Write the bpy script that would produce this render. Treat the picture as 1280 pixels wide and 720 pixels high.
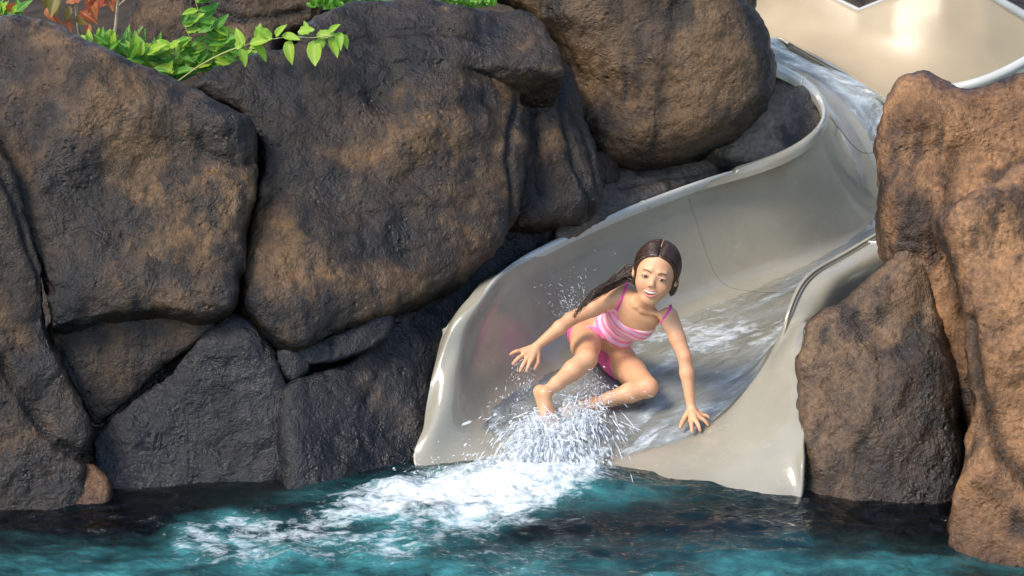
import bpy, math, random
import numpy as np
from mathutils import Vector
for _o in list(bpy.data.objects): bpy.data.objects.remove(_o)
SC = bpy.context.scene
COL = SC.collection
rnd = random.Random(7)
# ------------------------------------------------------------------ camera, sky, sun, exposure
PITCH = math.radians(18.0)
CAM = np.array([0.0, -8.27, 3.04])
FPX = 3045.0
cd = bpy.data.cameras.new('camera'); cam = bpy.data.objects.new('camera', cd); COL.objects.link(cam)
cam.location = CAM; cam.rotation_euler = (math.pi/2 - PITCH, 0, 0)
cd.sensor_width = 36.0; cd.lens = 36.0*FPX/1280.0; cd.clip_end = 500; cd.clip_start = 0.1
cd.dof.use_dof = True; cd.dof.focus_distance = 8.15; cd.dof.aperture_fstop = 4.0
SC.camera = cam
world = bpy.data.worlds.new('World'); SC.world = world; world.use_nodes = True
SUN_EL, SUN_AZ = 50.0, 236.0      # azimuth clockwise from +Y: high on the left, a little to the front
wn = world.node_tree
sky = wn.nodes.new('ShaderNodeTexSky'); sky.sky_type = 'NISHITA'; sky.sun_disc = False
sky.sun_elevation = math.radians(SUN_EL); sky.sun_rotation = math.radians(SUN_AZ)
wn.links.new(sky.outputs['Color'], wn.nodes['Background'].inputs['Color'])
wn.nodes['Background'].inputs['Strength'].default_value = 0.15
sl = bpy.data.lights.new('sun', 'SUN'); so = bpy.data.objects.new('sun', sl); COL.objects.link(so)
sl.energy = 1.9; sl.angle = math.radians(20.0); sl.color = (1.0, 0.88, 0.72)
_e, _a = math.radians(SUN_EL), math.radians(SUN_AZ)
SUNDIR = Vector((math.sin(_a)*math.cos(_e), math.cos(_a)*math.cos(_e), math.sin(_e)))
so.rotation_euler = SUNDIR.to_track_quat('Z', 'Y').to_euler()
SC.view_settings.view_transform = 'Standard'; SC.view_settings.look = 'None'
SC.view_settings.exposure = 1.06; SC.view_settings.gamma = 1.0
try:
    SC.cycles.max_bounces = 8; SC.cycles.transparent_max_bounces = 16
    SC.cycles.caustics_reflective = False; SC.cycles.caustics_refractive = False
except Exception: pass

# ------------------------------------------------------------------ surveying helper: a sight line of the photograph met with a height or a depth of the place
def P(px, py, z=None, y=None):
    f = np.array([0, math.cos(PITCH), -math.sin(PITCH)]); u = np.array([0, math.sin(PITCH), math.cos(PITCH)])
    d = f + np.array([1.0, 0, 0])*(px-640)/FPX + u*(360-py)/FPX
    t = (z-CAM[2])/d[2] if z is not None else (y-CAM[1])/d[1]
    return CAM + d*t
def ray(px, py):
    f = np.array([0, math.cos(PITCH), -math.sin(PITCH)]); u = np.array([0, math.sin(PITCH), math.cos(PITCH)])
    d = f + np.array([1.0, 0, 0])*(px-640)/FPX + u*(360-py)/FPX
    return d/np.linalg.norm(d)

# ------------------------------------------------------------------ noise, meshes, volumes
_rs = np.random.RandomState(11)
_T = _rs.rand(48, 48, 48).astype(np.float32)
def vnoise(p):
    q = np.floor(p).astype(np.int64); f = (p-q); f = f*f*(3-2*f)
    i, j, k = q[..., 0] % 48, q[..., 1] % 48, q[..., 2] % 48
    i1, j1, k1 = (i+1) % 48, (j+1) % 48, (k+1) % 48
    x, y, z = f[..., 0], f[..., 1], f[..., 2]
    a = _T[i, j, k]*(1-x)+_T[i1, j, k]*x; b = _T[i, j1, k]*(1-x)+_T[i1, j1, k]*x
    c = _T[i, j, k1]*(1-x)+_T[i1, j, k1]*x; d = _T[i, j1, k1]*(1-x)+_T[i1, j1, k1]*x
    return ((a*(1-y)+b*y)*(1-z)+(c*(1-y)+d*y)*z)*2-1
def fbm(p, o=4, g=0.5, ridge=False):
    s = 0; a = 1.0; q = p.copy(); n = 0
    for i in range(o):
        v = vnoise(q + 7.3*i)
        if ridge: v = 1-2*np.abs(v)
        s = s + a*v; n += a; a *= g; q = q*2.03
    return s/n
def link(name, me, mat=None, parent=None, **kw):
    o = bpy.data.objects.new(name, me); COL.objects.link(o)
    if mat is not None: me.materials.append(mat)
    if parent is not None: o.parent = parent
    for k, v in kw.items():
        if v: o['category' if k == 'cat' else k] = v
    return o
def empty(name, loc, **kw):
    o = bpy.data.objects.new(name, None); COL.objects.link(o); o.location = loc; o.empty_display_size = 0.05
    for k, v in kw.items():
        if v: o['category' if k == 'cat' else k] = v
    return o
def npmesh(name, V, F, smooth=True, uv=None):
    """F: (n,3) or (n,4) int array"""
    me = bpy.data.meshes.new(name); V = np.asarray(V, np.float32); F = np.asarray(F, np.int32)
    k = F.shape[1]
    me.vertices.add(len(V)); me.vertices.foreach_set('co', V.ravel())
    me.loops.add(F.size); me.loops.foreach_set('vertex_index', F.ravel())
    me.polygons.add(len(F)); me.polygons.foreach_set('loop_start', np.arange(0, F.size, k, dtype=np.int32))
    me.polygons.foreach_set('loop_total', np.full(len(F), k, np.int32))
    me.polygons.foreach_set('use_smooth', np.full(len(F), smooth, bool))
    me.update(calc_edges=True); me.validate()
    return me
def attr(me, name, vals):
    a = me.attributes.new(name, 'FLOAT', 'POINT'); a.data.foreach_set('value', np.asarray(vals, np.float32).ravel())
def grid_faces(n, m, flip=False):
    i, j = np.meshgrid(np.arange(n-1), np.arange(m-1), indexing='ij'); a = (i*m+j).ravel()
    F = np.stack([a, a+1, a+m+1, a+m], 1)
    return F[:, ::-1] if flip else F
def nets(S, org, h):
    """naive surface nets, inside < 0"""
    ins = S < 0
    nx, ny, nz = S.shape
    c = [(0,0,0),(1,0,0),(0,1,0),(1,1,0),(0,0,1),(1,0,1),(0,1,1),(1,1,1)]
    sub = lambda A, o: A[o[0]:nx-1+o[0], o[1]:ny-1+o[1], o[2]:nz-1+o[2]]
    cnt = sum(sub(ins, o).astype(np.int8) for o in c)
    act = (cnt > 0) & (cnt < 8)
    I = np.argwhere(act)
    idx = -np.ones(act.shape, np.int64); idx[act] = np.arange(len(I))
    acc = np.zeros((len(I), 3)); n = np.zeros(len(I))
    ed = [(0,1),(2,3),(4,5),(6,7),(0,2),(1,3),(4,6),(5,7),(0,4),(1,5),(2,6),(3,7)]
    cv = [S[I[:,0]+o[0], I[:,1]+o[1], I[:,2]+o[2]].astype(np.float64) for o in c]
    for a, b in ed:
        m = (cv[a] < 0) != (cv[b] < 0)
        dd = cv[a]-cv[b]; t = np.where(m, cv[a]/np.where(dd == 0, 1, dd), 0)[:, None]
        pa, pb = np.array(c[a], float), np.array(c[b], float)
        acc += np.where(m[:, None], pa+(pb-pa)*t, 0); n += m
    V = (I + acc/np.maximum(n, 1)[:, None])*h + np.asarray(org)
    Q = []
    for ax in range(3):
        b1, b2 = (ax+1) % 3, (ax+2) % 3
        sl0 = [slice(1, -1)]*3; sl1 = [slice(1, -1)]*3
        sl0[ax] = slice(0, S.shape[ax]-1); sl1[ax] = slice(1, S.shape[ax])
        A = ins[tuple(sl0)]; B = ins[tuple(sl1)]
        for fl in (0, 1):
            E = np.argwhere((A & ~B) if fl == 0 else (~A & B))
            if not len(E): continue
            base = E.copy(); base[:, b1] += 1; base[:, b2] += 1
            def cell(d1, d2):
                q = base.copy(); q[:, b1] += d1; q[:, b2] += d2
                return idx[q[:, 0], q[:, 1], q[:, 2]]
            q = np.stack([cell(-1,-1), cell(0,-1), cell(0,0), cell(-1,0)], 1)
            Q.append(q if fl == 0 else q[:, ::-1])
    Q = np.concatenate(Q); Q = Q[(Q >= 0).all(1)]
    return V, Q
def vnormals(V, F):
    N = np.zeros_like(V)
    a = V[F[:, 0]]; b = V[F[:, 1]]; c_ = V[F[:, 2]]; d = V[F[:, -1]]
    fn = np.cross(c_-a, (d-b) if F.shape[1] == 4 else (b-a))
    if F.shape[1] == 3: fn = np.cross(b-a, c_-a)
    for k in range(F.shape[1]): np.add.at(N, F[:, k], fn)
    return N/np.maximum(np.linalg.norm(N, axis=1), 1e-12)[:, None]
def smooth_mesh(V, F, it=2, lam=0.5):
    for _ in range(it):
        S = np.zeros_like(V); n = np.zeros(len(V)); k = F.shape[1]
        for a in range(k):
            b = (a+1) % k
            np.add.at(S, F[:, a], V[F[:, b]]); np.add.at(n, F[:, a], 1)
            np.add.at(S, F[:, b], V[F[:, a]]); np.add.at(n, F[:, b], 1)
        V = V*(1-lam) + lam*S/np.maximum(n, 1)[:, None]
    return V
def cr(pts, n, closed=False):
    """Catmull-Rom through pts (k,...) with n samples per span"""
    p = np.asarray(pts, float); k = len(p); out = []
    for i in range(k if closed else k-1):
        if closed: a, b, c, d = p[(i-1) % k], p[i], p[(i+1) % k], p[(i+2) % k]
        else: a, b, c, d = p[max(i-1, 0)], p[i], p[i+1], p[min(i+2, k-1)]
        for s in range(n):
            t = s/n
            out.append(0.5*((2*b)+(-a+c)*t+(2*a-5*b+4*c-d)*t*t+(-a+3*b-3*c+d)*t**3))
    if not closed: out.append(p[-1])
    return np.array(out)
def polydist(X, Y, poly):
    """signed distance (negative inside) of points to closed polygon"""
    d = np.full(X.shape, 1e9); ins = np.zeros(X.shape, bool); n = len(poly)
    for i in range(n):
        a = poly[i]; b = poly[(i+1) % n]; e = b-a
        wx, wy = X-a[0], Y-a[1]
        t = np.clip((wx*e[0]+wy*e[1])/max(e@e, 1e-12), 0, 1)
        d = np.minimum(d, (wx-e[0]*t)**2+(wy-e[1]*t)**2)
        c1 = (a[1] <= Y) & (b[1] > Y); c2 = (a[1] > Y) & (b[1] <= Y)
        cr_ = e[0]*wy-e[1]*wx
        ins ^= (c1 & (cr_ > 0)) | (c2 & (cr_ < 0))
    d = np.sqrt(d)
    return np.where(ins, -d, d)
def linedist(X, Y, line):
    d = np.full(X.shape, 1e9)
    for a, b in zip(line[:-1], line[1:]):
        e = b-a; wx, wy = X-a[0], Y-a[1]
        t = np.clip((wx*e[0]+wy*e[1])/max(e@e, 1e-12), 0, 1)
        d = np.minimum(d, (wx-e[0]*t)**2+(wy-e[1]*t)**2)
    return np.sqrt(d)
def sweep(path, rad, seg=8, closed_ends=True):
    """tube along path (n,3), rad scalar or (n,)"""
    p = np.asarray(path, float); n = len(p); r = np.broadcast_to(np.asarray(rad, float), (n,))
    T = np.gradient(p, axis=0); T /= np.maximum(np.linalg.norm(T, axis=1), 1e-9)[:, None]
    up = np.array([0, 0, 1.0]) if abs(T[0][2]) < .9 else np.array([1.0, 0, 0])
    A = np.zeros_like(p); a = np.cross(T[0], up); a /= np.linalg.norm(a)
    for i in range(n):
        a = a - T[i]*(a@T[i]); a /= max(np.linalg.norm(a), 1e-9); A[i] = a
    B = np.cross(T, A); th = np.linspace(0, 2*math.pi, seg, endpoint=False)
    V = p[:, None]+r[:, None, None]*(np.cos(th)[None, :, None]*A[:, None]+np.sin(th)[None, :, None]*B[:, None])
    V = V.reshape(-1, 3); F = []
    i, j = np.meshgrid(np.arange(n-1), np.arange(seg), indexing='ij'); i = i.ravel(); j = j.ravel(); j2 = (j+1) % seg
    F = np.stack([i*seg+j, i*seg+j2, (i+1)*seg+j2, (i+1)*seg+j], 1)
    V = np.vstack([V, p[0], p[-1]]); c0, c1 = len(V)-2, len(V)-1; jj = np.arange(seg)
    F = np.vstack([F, np.stack([np.full(seg, c0), (jj+1) % seg, jj, jj], 1), np.stack([np.full(seg, c1), (n-1)*seg+jj, (n-1)*seg+(jj+1) % seg, (n-1)*seg+(jj+1) % seg], 1)])
    return V, F
class MB:
    def __init__(s): s.V = []; s.F = []; s.n = 0
    def add(s, V, F):
        V = np.asarray(V, float); F = np.asarray(F)
        if F.shape[1] == 3: F = np.hstack([F, F[:, 2:3]])
        s.V.append(V); s.F.append(F+s.n); s.n += len(V)
    def mesh(s, name, smooth=True):
        V = np.vstack(s.V); F = np.vstack(s.F)
        tri = F[:, 2] == F[:, 3]
        me = bpy.data.meshes.new(name)
        me.vertices.add(len(V)); me.vertices.foreach_set('co', V.astype(np.float32).ravel())
        T = F[tri][:, :3]; Q = F[~tri]
        L = np.concatenate([T.ravel(), Q.ravel()]).astype(np.int32)
        tot = np.concatenate([np.full(len(T), 3), np.full(len(Q), 4)]).astype(np.int32)
        st = (np.cumsum(tot)-tot).astype(np.int32)
        me.loops.add(len(L)); me.loops.foreach_set('vertex_index', L)
        me.polygons.add(len(tot)); me.polygons.foreach_set('loop_start', st); me.polygons.foreach_set('loop_total', tot)
        me.polygons.foreach_set('use_smooth', np.full(len(tot), smooth, bool))
        me.update(calc_edges=True); me.validate()
        return me

# ------------------------------------------------------------------ materials
def newmat(name):
    m = bpy.data.materials.new(name); m.use_nodes = True; nt = m.node_tree
    return m, nt, nt.nodes['Principled BSDF'], nt.nodes['Material Output']
class NT:
    def __init__(s, nt): s.nt = nt
    def n(s, t, **kw):
        x = s.nt.nodes.new(t)
        for k, v in kw.items():
            if k.startswith('i_'): x.inputs[k[2:].replace('_', ' ')].default_value = v
            else: setattr(x, k, v)
        return x
    def l(s, a, b): s.nt.links.new(a, b)
    def noise(s, vec, scale, detail=4, rough=.55, dist=0.0):
        x = s.n('ShaderNodeTexNoise'); x.inputs['Scale'].default_value = scale; x.inputs['Detail'].default_value = detail
        x.inputs['Roughness'].default_value = rough; x.inputs['Distortion'].default_value = dist
        if vec is not None: s.l(vec, x.inputs['Vector'])
        return x.outputs['Fac']
    def ramp(s, fac, stops):
        x = s.n('ShaderNodeValToRGB'); e = x.color_ramp.elements
        while len(e) < len(stops): e.new(0.5)
        for k, (p_, c_) in enumerate(stops):
            e[k].position = p_; e[k].color = (*c_, 1) if len(c_) == 3 else c_
        s.l(fac, x.inputs['Fac']); return x.outputs['Color']
    def rng(s, v, a, b, c_=0., d=1.):
        x = s.n('ShaderNodeMapRange'); x.inputs['From Min'].default_value = a; x.inputs['From Max'].default_value = b
        x.inputs['To Min'].default_value = c_; x.inputs['To Max'].default_value = d; s.l(v, x.inputs['Value']); return x.outputs['Result']
    def math(s, op, a, b=None):
        x = s.n('ShaderNodeMath', operation=op)
        for k, v in enumerate((a, b)):
            if v is None: continue
            if isinstance(v, (int, float)): x.inputs[k].default_value = v
            else: s.l(v, x.inputs[k])
        return x.outputs[0]
    def mix(s, fac, a, b, mode='MIX'):
        x = s.n('ShaderNodeMix', data_type='RGBA', blend_type=mode)
        for k, v in ((0, fac), (6, a), (7, b)):
            if isinstance(v, (int, float)): x.inputs[k].default_value = v
            elif isinstance(v, tuple): x.inputs[k].default_value = (*v, 1)
            else: s.l(v, x.inputs[k])
        return x.outputs[2]
    def bump(s, h, strength, dist, normal=None):
        x = s.n('ShaderNodeBump'); x.inputs['Strength'].default_value = strength; x.inputs['Distance'].default_value = dist
        s.l(h, x.inputs['Height'])
        if normal is not None: s.l(normal, x.inputs['Normal'])
        return x.outputs['Normal']
    def pos(s): return s.n('ShaderNodeNewGeometry').outputs['Position']
    def at(s, name): return s.n('ShaderNodeAttribute', attribute_name=name).outputs['Fac']

def rock_mat(name, dark, mid, warm, wet=0.5, warmth=0.5, seed=0.0):
    m, nt, b, out = newmat(name); N = NT(nt)
    mp = N.n('ShaderNodeMapping'); N.l(N.pos(), mp.inputs['Vector']); mp.inputs['Location'].default_value = (seed, seed*.7, seed*1.3)
    v = mp.outputs['Vector']
    big = N.noise(v, 2.3, 3, .5, .4); med = N.noise(v, 9, 5, .62, .3); fine = N.noise(v, 60, 4, .7)
    f1 = N.math('ADD', N.math('MULTIPLY', big, .70), N.math('MULTIPLY', med, .30))
    w0 = .60-.16*warmth
    base = N.ramp(f1, [(.36, dark), (w0-.02, mid), (w0+.10, warm)])
    spk = N.rng(fine, .35, .68, .62, 1.35)
    base = N.mix(1.0, base, spk, 'MULTIPLY')
    # dark mineral streaks running down
    mp2 = N.n('ShaderNodeMapping'); N.l(v, mp2.inputs['Vector']); mp2.inputs['Scale'].default_value = (5, 5, 1.1)
    st = N.noise(mp2.outputs['Vector'], 1.6, 5, .6)
    base = N.mix(N.rng(st, .50, .62, 0, .85), base, tuple(c*.42 for c in dark))
    # darker in crevices, from vertex attribute (grooves are really cut)
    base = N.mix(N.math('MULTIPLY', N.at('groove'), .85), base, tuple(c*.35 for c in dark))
    wl = N.n('ShaderNodeSeparateXYZ'); N.l(N.pos(), wl.inputs[0])
    wz = N.math('ADD', wl.outputs['Z'], N.math('MULTIPLY', N.math('SUBTRACT', big, .5), .25))
    soaked = N.rng(wz, .03, .30, 1.0, 0.0)
    base = N.mix(N.math('MULTIPLY', soaked, .35), base, tuple(c*.5 for c in dark))
    N.l(base, b.inputs['Base Color'])
    rg = N.rng(N.noise(v, 5, 4, .6), .38, .62, .24+.16*(1-wet), .66)
    rg = N.math('SUBTRACT', rg, N.math('MULTIPLY', soaked, .22))
    N.l(rg, b.inputs['Roughness']); b.inputs['Specular IOR Level'].default_value = .32
    vo = N.n('ShaderNodeTexVoronoi', feature='F1'); vo.inputs['Scale'].default_value = 34; N.l(v, vo.inputs['Vector'])
    pit = N.rng(vo.outputs['Distance'], .05, .32, 0, 1)
    pm = N.rng(N.noise(v, 6, 3), .5, .62, 0, 1)
    pit = N.math('MAXIMUM', pit, N.math('SUBTRACT', 1.0, pm))
    h = N.math('ADD', N.math('MULTIPLY', N.noise(v, 95, 4, .68), .5), N.math('MULTIPLY', N.noise(v, 26, 5, .65, .4), 1.0))
    h = N.math('ADD', h, N.math('MULTIPLY', pit, .5))
    h = N.math('ADD', h, N.math('MULTIPLY', N.noise(v, 11, 4, .6, .5), 1.0))
    nb = N.bump(h, .75, .018)
    N.l(nb, b.inputs['Normal']); N.l(nb, b.inputs['Coat Normal'])
    b.inputs['Coat Weight'].default_value = .04+.26*wet; b.inputs['Coat Roughness'].default_value = .22
    return m
def flat_mat(name, col, rough=.5, spec=.5, var=.0, scale=20, bump=0.0, bscale=80, **kw):
    m, nt, b, out = newmat(name); N = NT(nt)
    if var:
        f = N.noise(N.pos(), scale, 4)
        N.l(N.mix(1.0, (*col,), N.rng(f, .3, .7, 1-var, 1+var), 'MULTIPLY'), b.inputs['Base Color'])
    else: b.inputs['Base Color'].default_value = (*col, 1)
    b.inputs['Roughness'].default_value = rough; b.inputs['Specular IOR Level'].default_value = spec
    if bump: N.l(N.bump(N.noise(N.pos(), bscale, 4), bump, .004), b.inputs['Normal'])
    for k, v in kw.items(): b.inputs[k.replace('_', ' ')].default_value = v
    return m
# ================================================================== THE SLIDE
gel, nt, b, out = newmat('gelcoat'); N = NT(nt)
gp = N.pos()
c0 = N.mix(N.rng(N.noise(gp, 3.0, 4, .6, .5), .3, .7), (.265, .245, .19), (.325, .302, .235))
scuff = N.rng(N.noise(gp, 14, 6, .7, 1.0), .60, .72)
c0 = N.mix(N.math('MULTIPLY', scuff, .45), c0, (.42, .40, .33))
N.l(c0, b.inputs['Base Color']); b.inputs['Roughness'].default_value = .16
N.l(N.rng(N.noise(gp, 8, 5, .7), .3, .7, .10, .24), b.inputs['Roughness'])
b.inputs['Coat Weight'].default_value = .4; b.inputs['Coat Roughness'].default_value = .06
hh = N.math('ADD', N.noise(gp, 4.5, 3, .5, .6), N.math('MULTIPLY', N.noise(gp, 40, 3), .06))
N.l(N.bump(hh, .35, .02), b.inputs['Normal'])
rimm = flat_mat('pale_rim_and_highlight', (.47, .47, .425), .14, .5, .06, 12, Coat_Weight=.4)  # pale rims; also paints the highlight band on the left one
wallm = flat_mat('sunny_wall_gelcoat', (.40, .315, .195), .36, .5, .10, 3, .10, 6, Coat_Weight=.12, Coat_Roughness=.3)  # sunlight and warm reflections on the far wall put into its colour
seamm = flat_mat('seam_grime', (.21, .20, .165), .5)

def auto_lips(r, inward):   # outward lip points from the rim
    o = -np.array([inward[0], inward[1], 0.0]); o /= np.linalg.norm(o)
    return r+o*.022+np.array([0, 0, .006]), r+o*.045+np.array([0, 0, -.004]), r+o*.056+np.array([0, 0, -.035])
def right_lips(r, inward):
    o = -np.array([inward[0], inward[1], 0.0]); o /= np.linalg.norm(o)
    return r+o*.035+np.array([0, 0, .010]), r+o*.10+np.array([0, 0, -.008]), r+o*.115+np.array([0, 0, -.16])
# stations from the mouth up: (px, py, z) of rim, wall, floor left, floor centre, floor right, wall, rim
ST = [
 # end of the flared mouth
 dict(o=[(556,412,.385),(550,428,.345),(546,444,.31)], p=[(538,480,.24),(530,530,.12),(528,596,-.015),(690,690,-.17),(880,648,-.085),(988,645,-.055),(1002,585,.09)], q=[(1003,540,.17),(1004,500,.25),(1005,462,.31)]),
 dict(o=[(572,388,.44),(568,396,.43),(566,408,.41)], p=[(556,450,.31),(551,510,.18),(560,580,.01),(692,622,-.05),(850,613,-.008),(945,612,.015),(985,520,.19)], q=[(996,480,.26),(1001,450,.32),(1004,435,.34)]),
 dict(o=[(586,372,.475),(592,376,.475),(596,385,.46)], p=[(580,430,.35),(574,492,.21),(600,552,.06),(705,588,.015),(810,573,.03),(888,545,.085),(950,478,.22)], q=[(972,452,.29),(990,432,.34),(1004,418,.36)]),
 dict(o=[(606,349,.50),(613,350,.51),(622,352,.505)], p=[(604,400,.38),(604,458,.24),(648,510,.10),(745,540,.065),(858,524,.075),(922,500,.115),(972,430,.31)], q=[(986,412,.35),(1000,402,.38),(1010,400,.38)]),
 dict(o=None, p=[(655,329,.52),(650,380,.38),(652,436,.24),(695,475,.135),(790,500,.105),(900,492,.105),(950,470,.14),(985,392,.395)]),
 dict(o=None, p=[(700,306,.54),(702,356,.38),(715,418,.22),(770,445,.16),(850,452,.15),(930,450,.15),(968,430,.19),(1006,350,.48)]),
 dict(o=None, p=[(758,278,.57),(765,328,.40),(785,390,.235),(840,412,.19),(910,415,.185),(985,410,.19),(1020,385,.26),(1052,322,.51)]),
 dict(o=None, p=[(828,250,.61),(838,300,.44),(860,362,.275),(910,380,.235),(980,380,.23),(1050,375,.24),(1085,350,.33),(1108,288,.57)]),
 dict(o=None, p=[(900,224,.66),(915,272,.49),(945,330,.33),(995,345,.29),(1055,340,.285),(1120,335,.30),(1150,310,.40),(1175,245,.64)]),
 dict(o=None, p=[(965,203,.715),(985,248,.56),(1022,296,.40),(1070,302,.36),(1120,296,.355),(1170,290,.37),(1205,262,.48),(1240,200,.72)]),
 dict(o=None, p=[(1010,180,.77),(1036,220,.63),(1078,256,.48),(1115,252,.45),(1155,245,.445),(1200,238,.46),(1235,205,.58),(1265,150,.80)]),
 dict(o=None, p=[(1034,150,.835),(1054,180,.71),(1080,205,.58),(1110,202,.555),(1140,196,.55),(1180,185,.57),(1215,150,.68),(1250,100,.90)]),
 dict(o=None, p=[(1030,122,.90),(1046,142,.78),(1062,160,.67),(1085,162,.65),(1108,152,.655),(1130,146,.67),(1150,148,.69),(1170,150,.71)]),
 dict(o=None, p=[(1006,97,.965),(1020,112,.85),(1036,124,.76),(1052,121,.745),(1070,119,.745),(1088,119,.745),(1105,122,.745),(1120,128,.74)]),
 dict(o=None, p=[(968,78,1.03),(982,90,.93),(998,97,.845),(1014,92,.82),(1030,90,.815),(1046,92,.81),(1060,94,.80),(1075,100,.79)]),
 dict(o=None, p=[(925,64,1.09),(938,74,1.0),(952,80,.93),(968,74,.90),(985,71,.89),(1000,68,.88),(1015,70,.87),(1030,76,.86)]),
 dict(o=None, p=[(880,50,1.15),(893,58,1.07),(905,62,1.01),(920,56,1.0),(938,54,.98),(955,50,.96),(970,48,.95),(985,50,.95)]),
]
secs = []
for s in ST:
    p = [P(a, b_, z=z) for a, b_, z in s['p']]
    if len(p) == 7:   # mouth rows: rim is the last of 'o'
        o = [P(a, b_, z=z) for a, b_, z in s['o']]; q = [P(a, b_, z=z) for a, b_, z in s['q']]
        row = o + p + q
    else:
        l3 = auto_lips(p[0], p[3]-p[0]); r3 = right_lips(p[-1], p[-4]-p[-1])
        if len(secs) >= 10:
            p[-1] = p[-1]+np.array([0, 0, -.02]); o_ = -(p[-4]-p[-1])*np.array([1, 1, 0]); o_ /= np.linalg.norm(o_); r3 = [p[-1]+o_*.02+np.array([0, 0, -.005]), p[-1]+o_*.05+np.array([0, 0, -.03]), p[-1]+o_*.06+np.array([0, 0, -.12])]
        row = [l3[2], l3[1], p[0]*.35+l3[0]*.65] + [p[0]*.9+p[1]*.1] + p[2:-1][:0] + []
        # columns: 3 lip, rim->wall..floor (7), 3 lip
        row = [l3[2], l3[1], l3[0]*.5+p[0]*.5, p[0]*.35+p[1]*.65, p[2]] + [p[3]*.6+p[2]*.4 if False else p[3], p[4], p[5], p[6]] + [p[7]*.97+p[6]*.03]
        row = row + [r3[0]*.5+p[7]*.5, r3[1], r3[2]]
    secs.append(row)
SG = np.array(secs)                                  # (stations, 13, 3)
assert SG.shape[1] == 13
A1 = cr(SG, 9)                                       # along
A2 = np.swapaxes(cr(np.swapaxes(A1, 0, 1), 8), 0, 1) # across
nS, mS = A2.shape[:2]
for _ in range(10): A2[22:-1] = A2[22:-1]*.5+(A2[21:-2]+A2[23:])*.25 
slide = empty('water_slide', (0.3, -.6, 0), label='long beige fibreglass water slide curving down between dark boulders into the pool', cat='water slide')
MS = lambda V: np.asarray(V)-np.array([0.3, -.6, 0])
me = npmesh('chute', MS(A2.reshape(-1, 3)), grid_faces(nS, mS))
ch = link('chute', me, gel, slide)
sm = ch.modifiers.new('thickness', 'SOLIDIFY'); sm.thickness = .012; sm.offset = -1 
# joints between the moulded sections
def seam_line(v, u0=20, u1=mS-20, w=.0012):
    pts = A2[v, u0:u1]; nn = np.cross(A2[min(v+1, nS-1), u0:u1]-A2[v-1, u0:u1], np.gradient(pts, axis=0)); nn /= np.linalg.norm(nn, axis=1)[:, None]
    if nn[len(nn)//2][2] < 0: nn = -nn
    V, F = sweep(pts+nn*.0005, w, 6); return V, F
for v in (9*7+4, 9*11+3):
    V, F = seam_line(v); mb = MB(); mb.add(MS(V), F); link('seam', mb.mesh('seam'), seamm, slide)
# raised joint collars on the rims
for v, cols in ((9*6+5, slice(mS-19, mS-3)), (9*6+7, slice(4, 19)), (9*13, slice(4, 19))):
    mb = MB(); V, F = sweep(A2[v, cols], .006, 6); mb.add(MS(V), F); link('joint_collar', mb.mesh('joint_collar'), rimm, slide)
# pale band along the left rim, painting its highlight into the colour
g = A2[16:, 5:20]; nn = np.cross(np.gradient(g, axis=0), np.gradient(g, axis=1)); nn /= np.linalg.norm(nn, axis=2)[..., None]
if nn[..., 2].mean() < 0: nn = -nn
th = np.sin(np.linspace(0, math.pi, g.shape[1]))[None, :, None]**.4*np.clip(np.arange(g.shape[0])/24, 0, 1)[:, None, None]
g2 = g+nn*(.0045*th-.001); mid_ = g2[:, 7:8].copy(); wd_ = np.clip(np.arange(len(g2))/26, 0.02, 1)[:, None, None]; g2 = mid_+(g2-mid_)*wd_
link('left_rim_highlight', npmesh('left_rim_highlight', MS(g2.reshape(-1, 3)), grid_faces(*g2.shape[:2])), rimm, slide)
# ---- far wall of the upper run
B = [(905,30,2.45),(960,52,2.05),(1010,70,1.78),(1060,98,1.58),(1110,131,1.42),(1170,168,1.34),(1230,178,1.36),(1300,170,1.45),(1380,150,1.6)]
TT = [(870,-90,2.8),(960,-60,2.4),(1030,-8,2.15),(1074,13,2.02),(1116,-4,1.95),(1180,-40,1.9),(1232,-8,1.85),(1290,26,1.85),(1380,80,1.9)]
bb = np.array([P(a, c, y=y) for a, c, y in B]); tt = np.array([P(a, c, y=y) for a, c, y in TT])
rows = []
for s in np.linspace(0, 1, 14):
    w = bb*(1-s)+tt*s; bulge = math.sin(math.pi*s**.6)*.13
    w = w + np.array([.25, .9, -.35])*bulge*1.0
    rows.append(cr(w, 1) if False else np.vstack([w]))
G = np.array(rows)
# smooth columns except the notch keeps its angle
G = np.swapaxes(np.array([np.vstack([np.linspace(r[i], r[i+1], 8, endpoint=False) for i in range(len(r)-1)]+[r[-1:]]) for r in G]), 0, 1)
G = np.swapaxes(G, 0, 1)
Gs = G.copy()
for _ in range(30): Gs[:9, 1:-1] = Gs[:9, 1:-1]*.5+(Gs[:9, :-2]+Gs[:9, 2:])*.25
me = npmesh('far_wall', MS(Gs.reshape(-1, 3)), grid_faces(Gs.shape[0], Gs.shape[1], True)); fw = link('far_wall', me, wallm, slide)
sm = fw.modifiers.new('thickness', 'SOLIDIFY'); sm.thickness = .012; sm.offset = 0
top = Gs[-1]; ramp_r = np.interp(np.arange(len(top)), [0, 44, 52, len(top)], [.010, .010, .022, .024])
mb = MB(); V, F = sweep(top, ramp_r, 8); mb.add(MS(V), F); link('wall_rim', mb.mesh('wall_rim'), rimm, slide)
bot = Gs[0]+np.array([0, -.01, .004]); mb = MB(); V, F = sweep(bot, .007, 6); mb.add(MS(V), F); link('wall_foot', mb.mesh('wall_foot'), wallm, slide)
nr = cr([P(a, c, y=y) for a, c, y in [(1150,118,.75),(1195,110,.7),(1232,100,.68),(1275,80,.7),(1330,45,.75),(1400,0,.85)]], 6)
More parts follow.
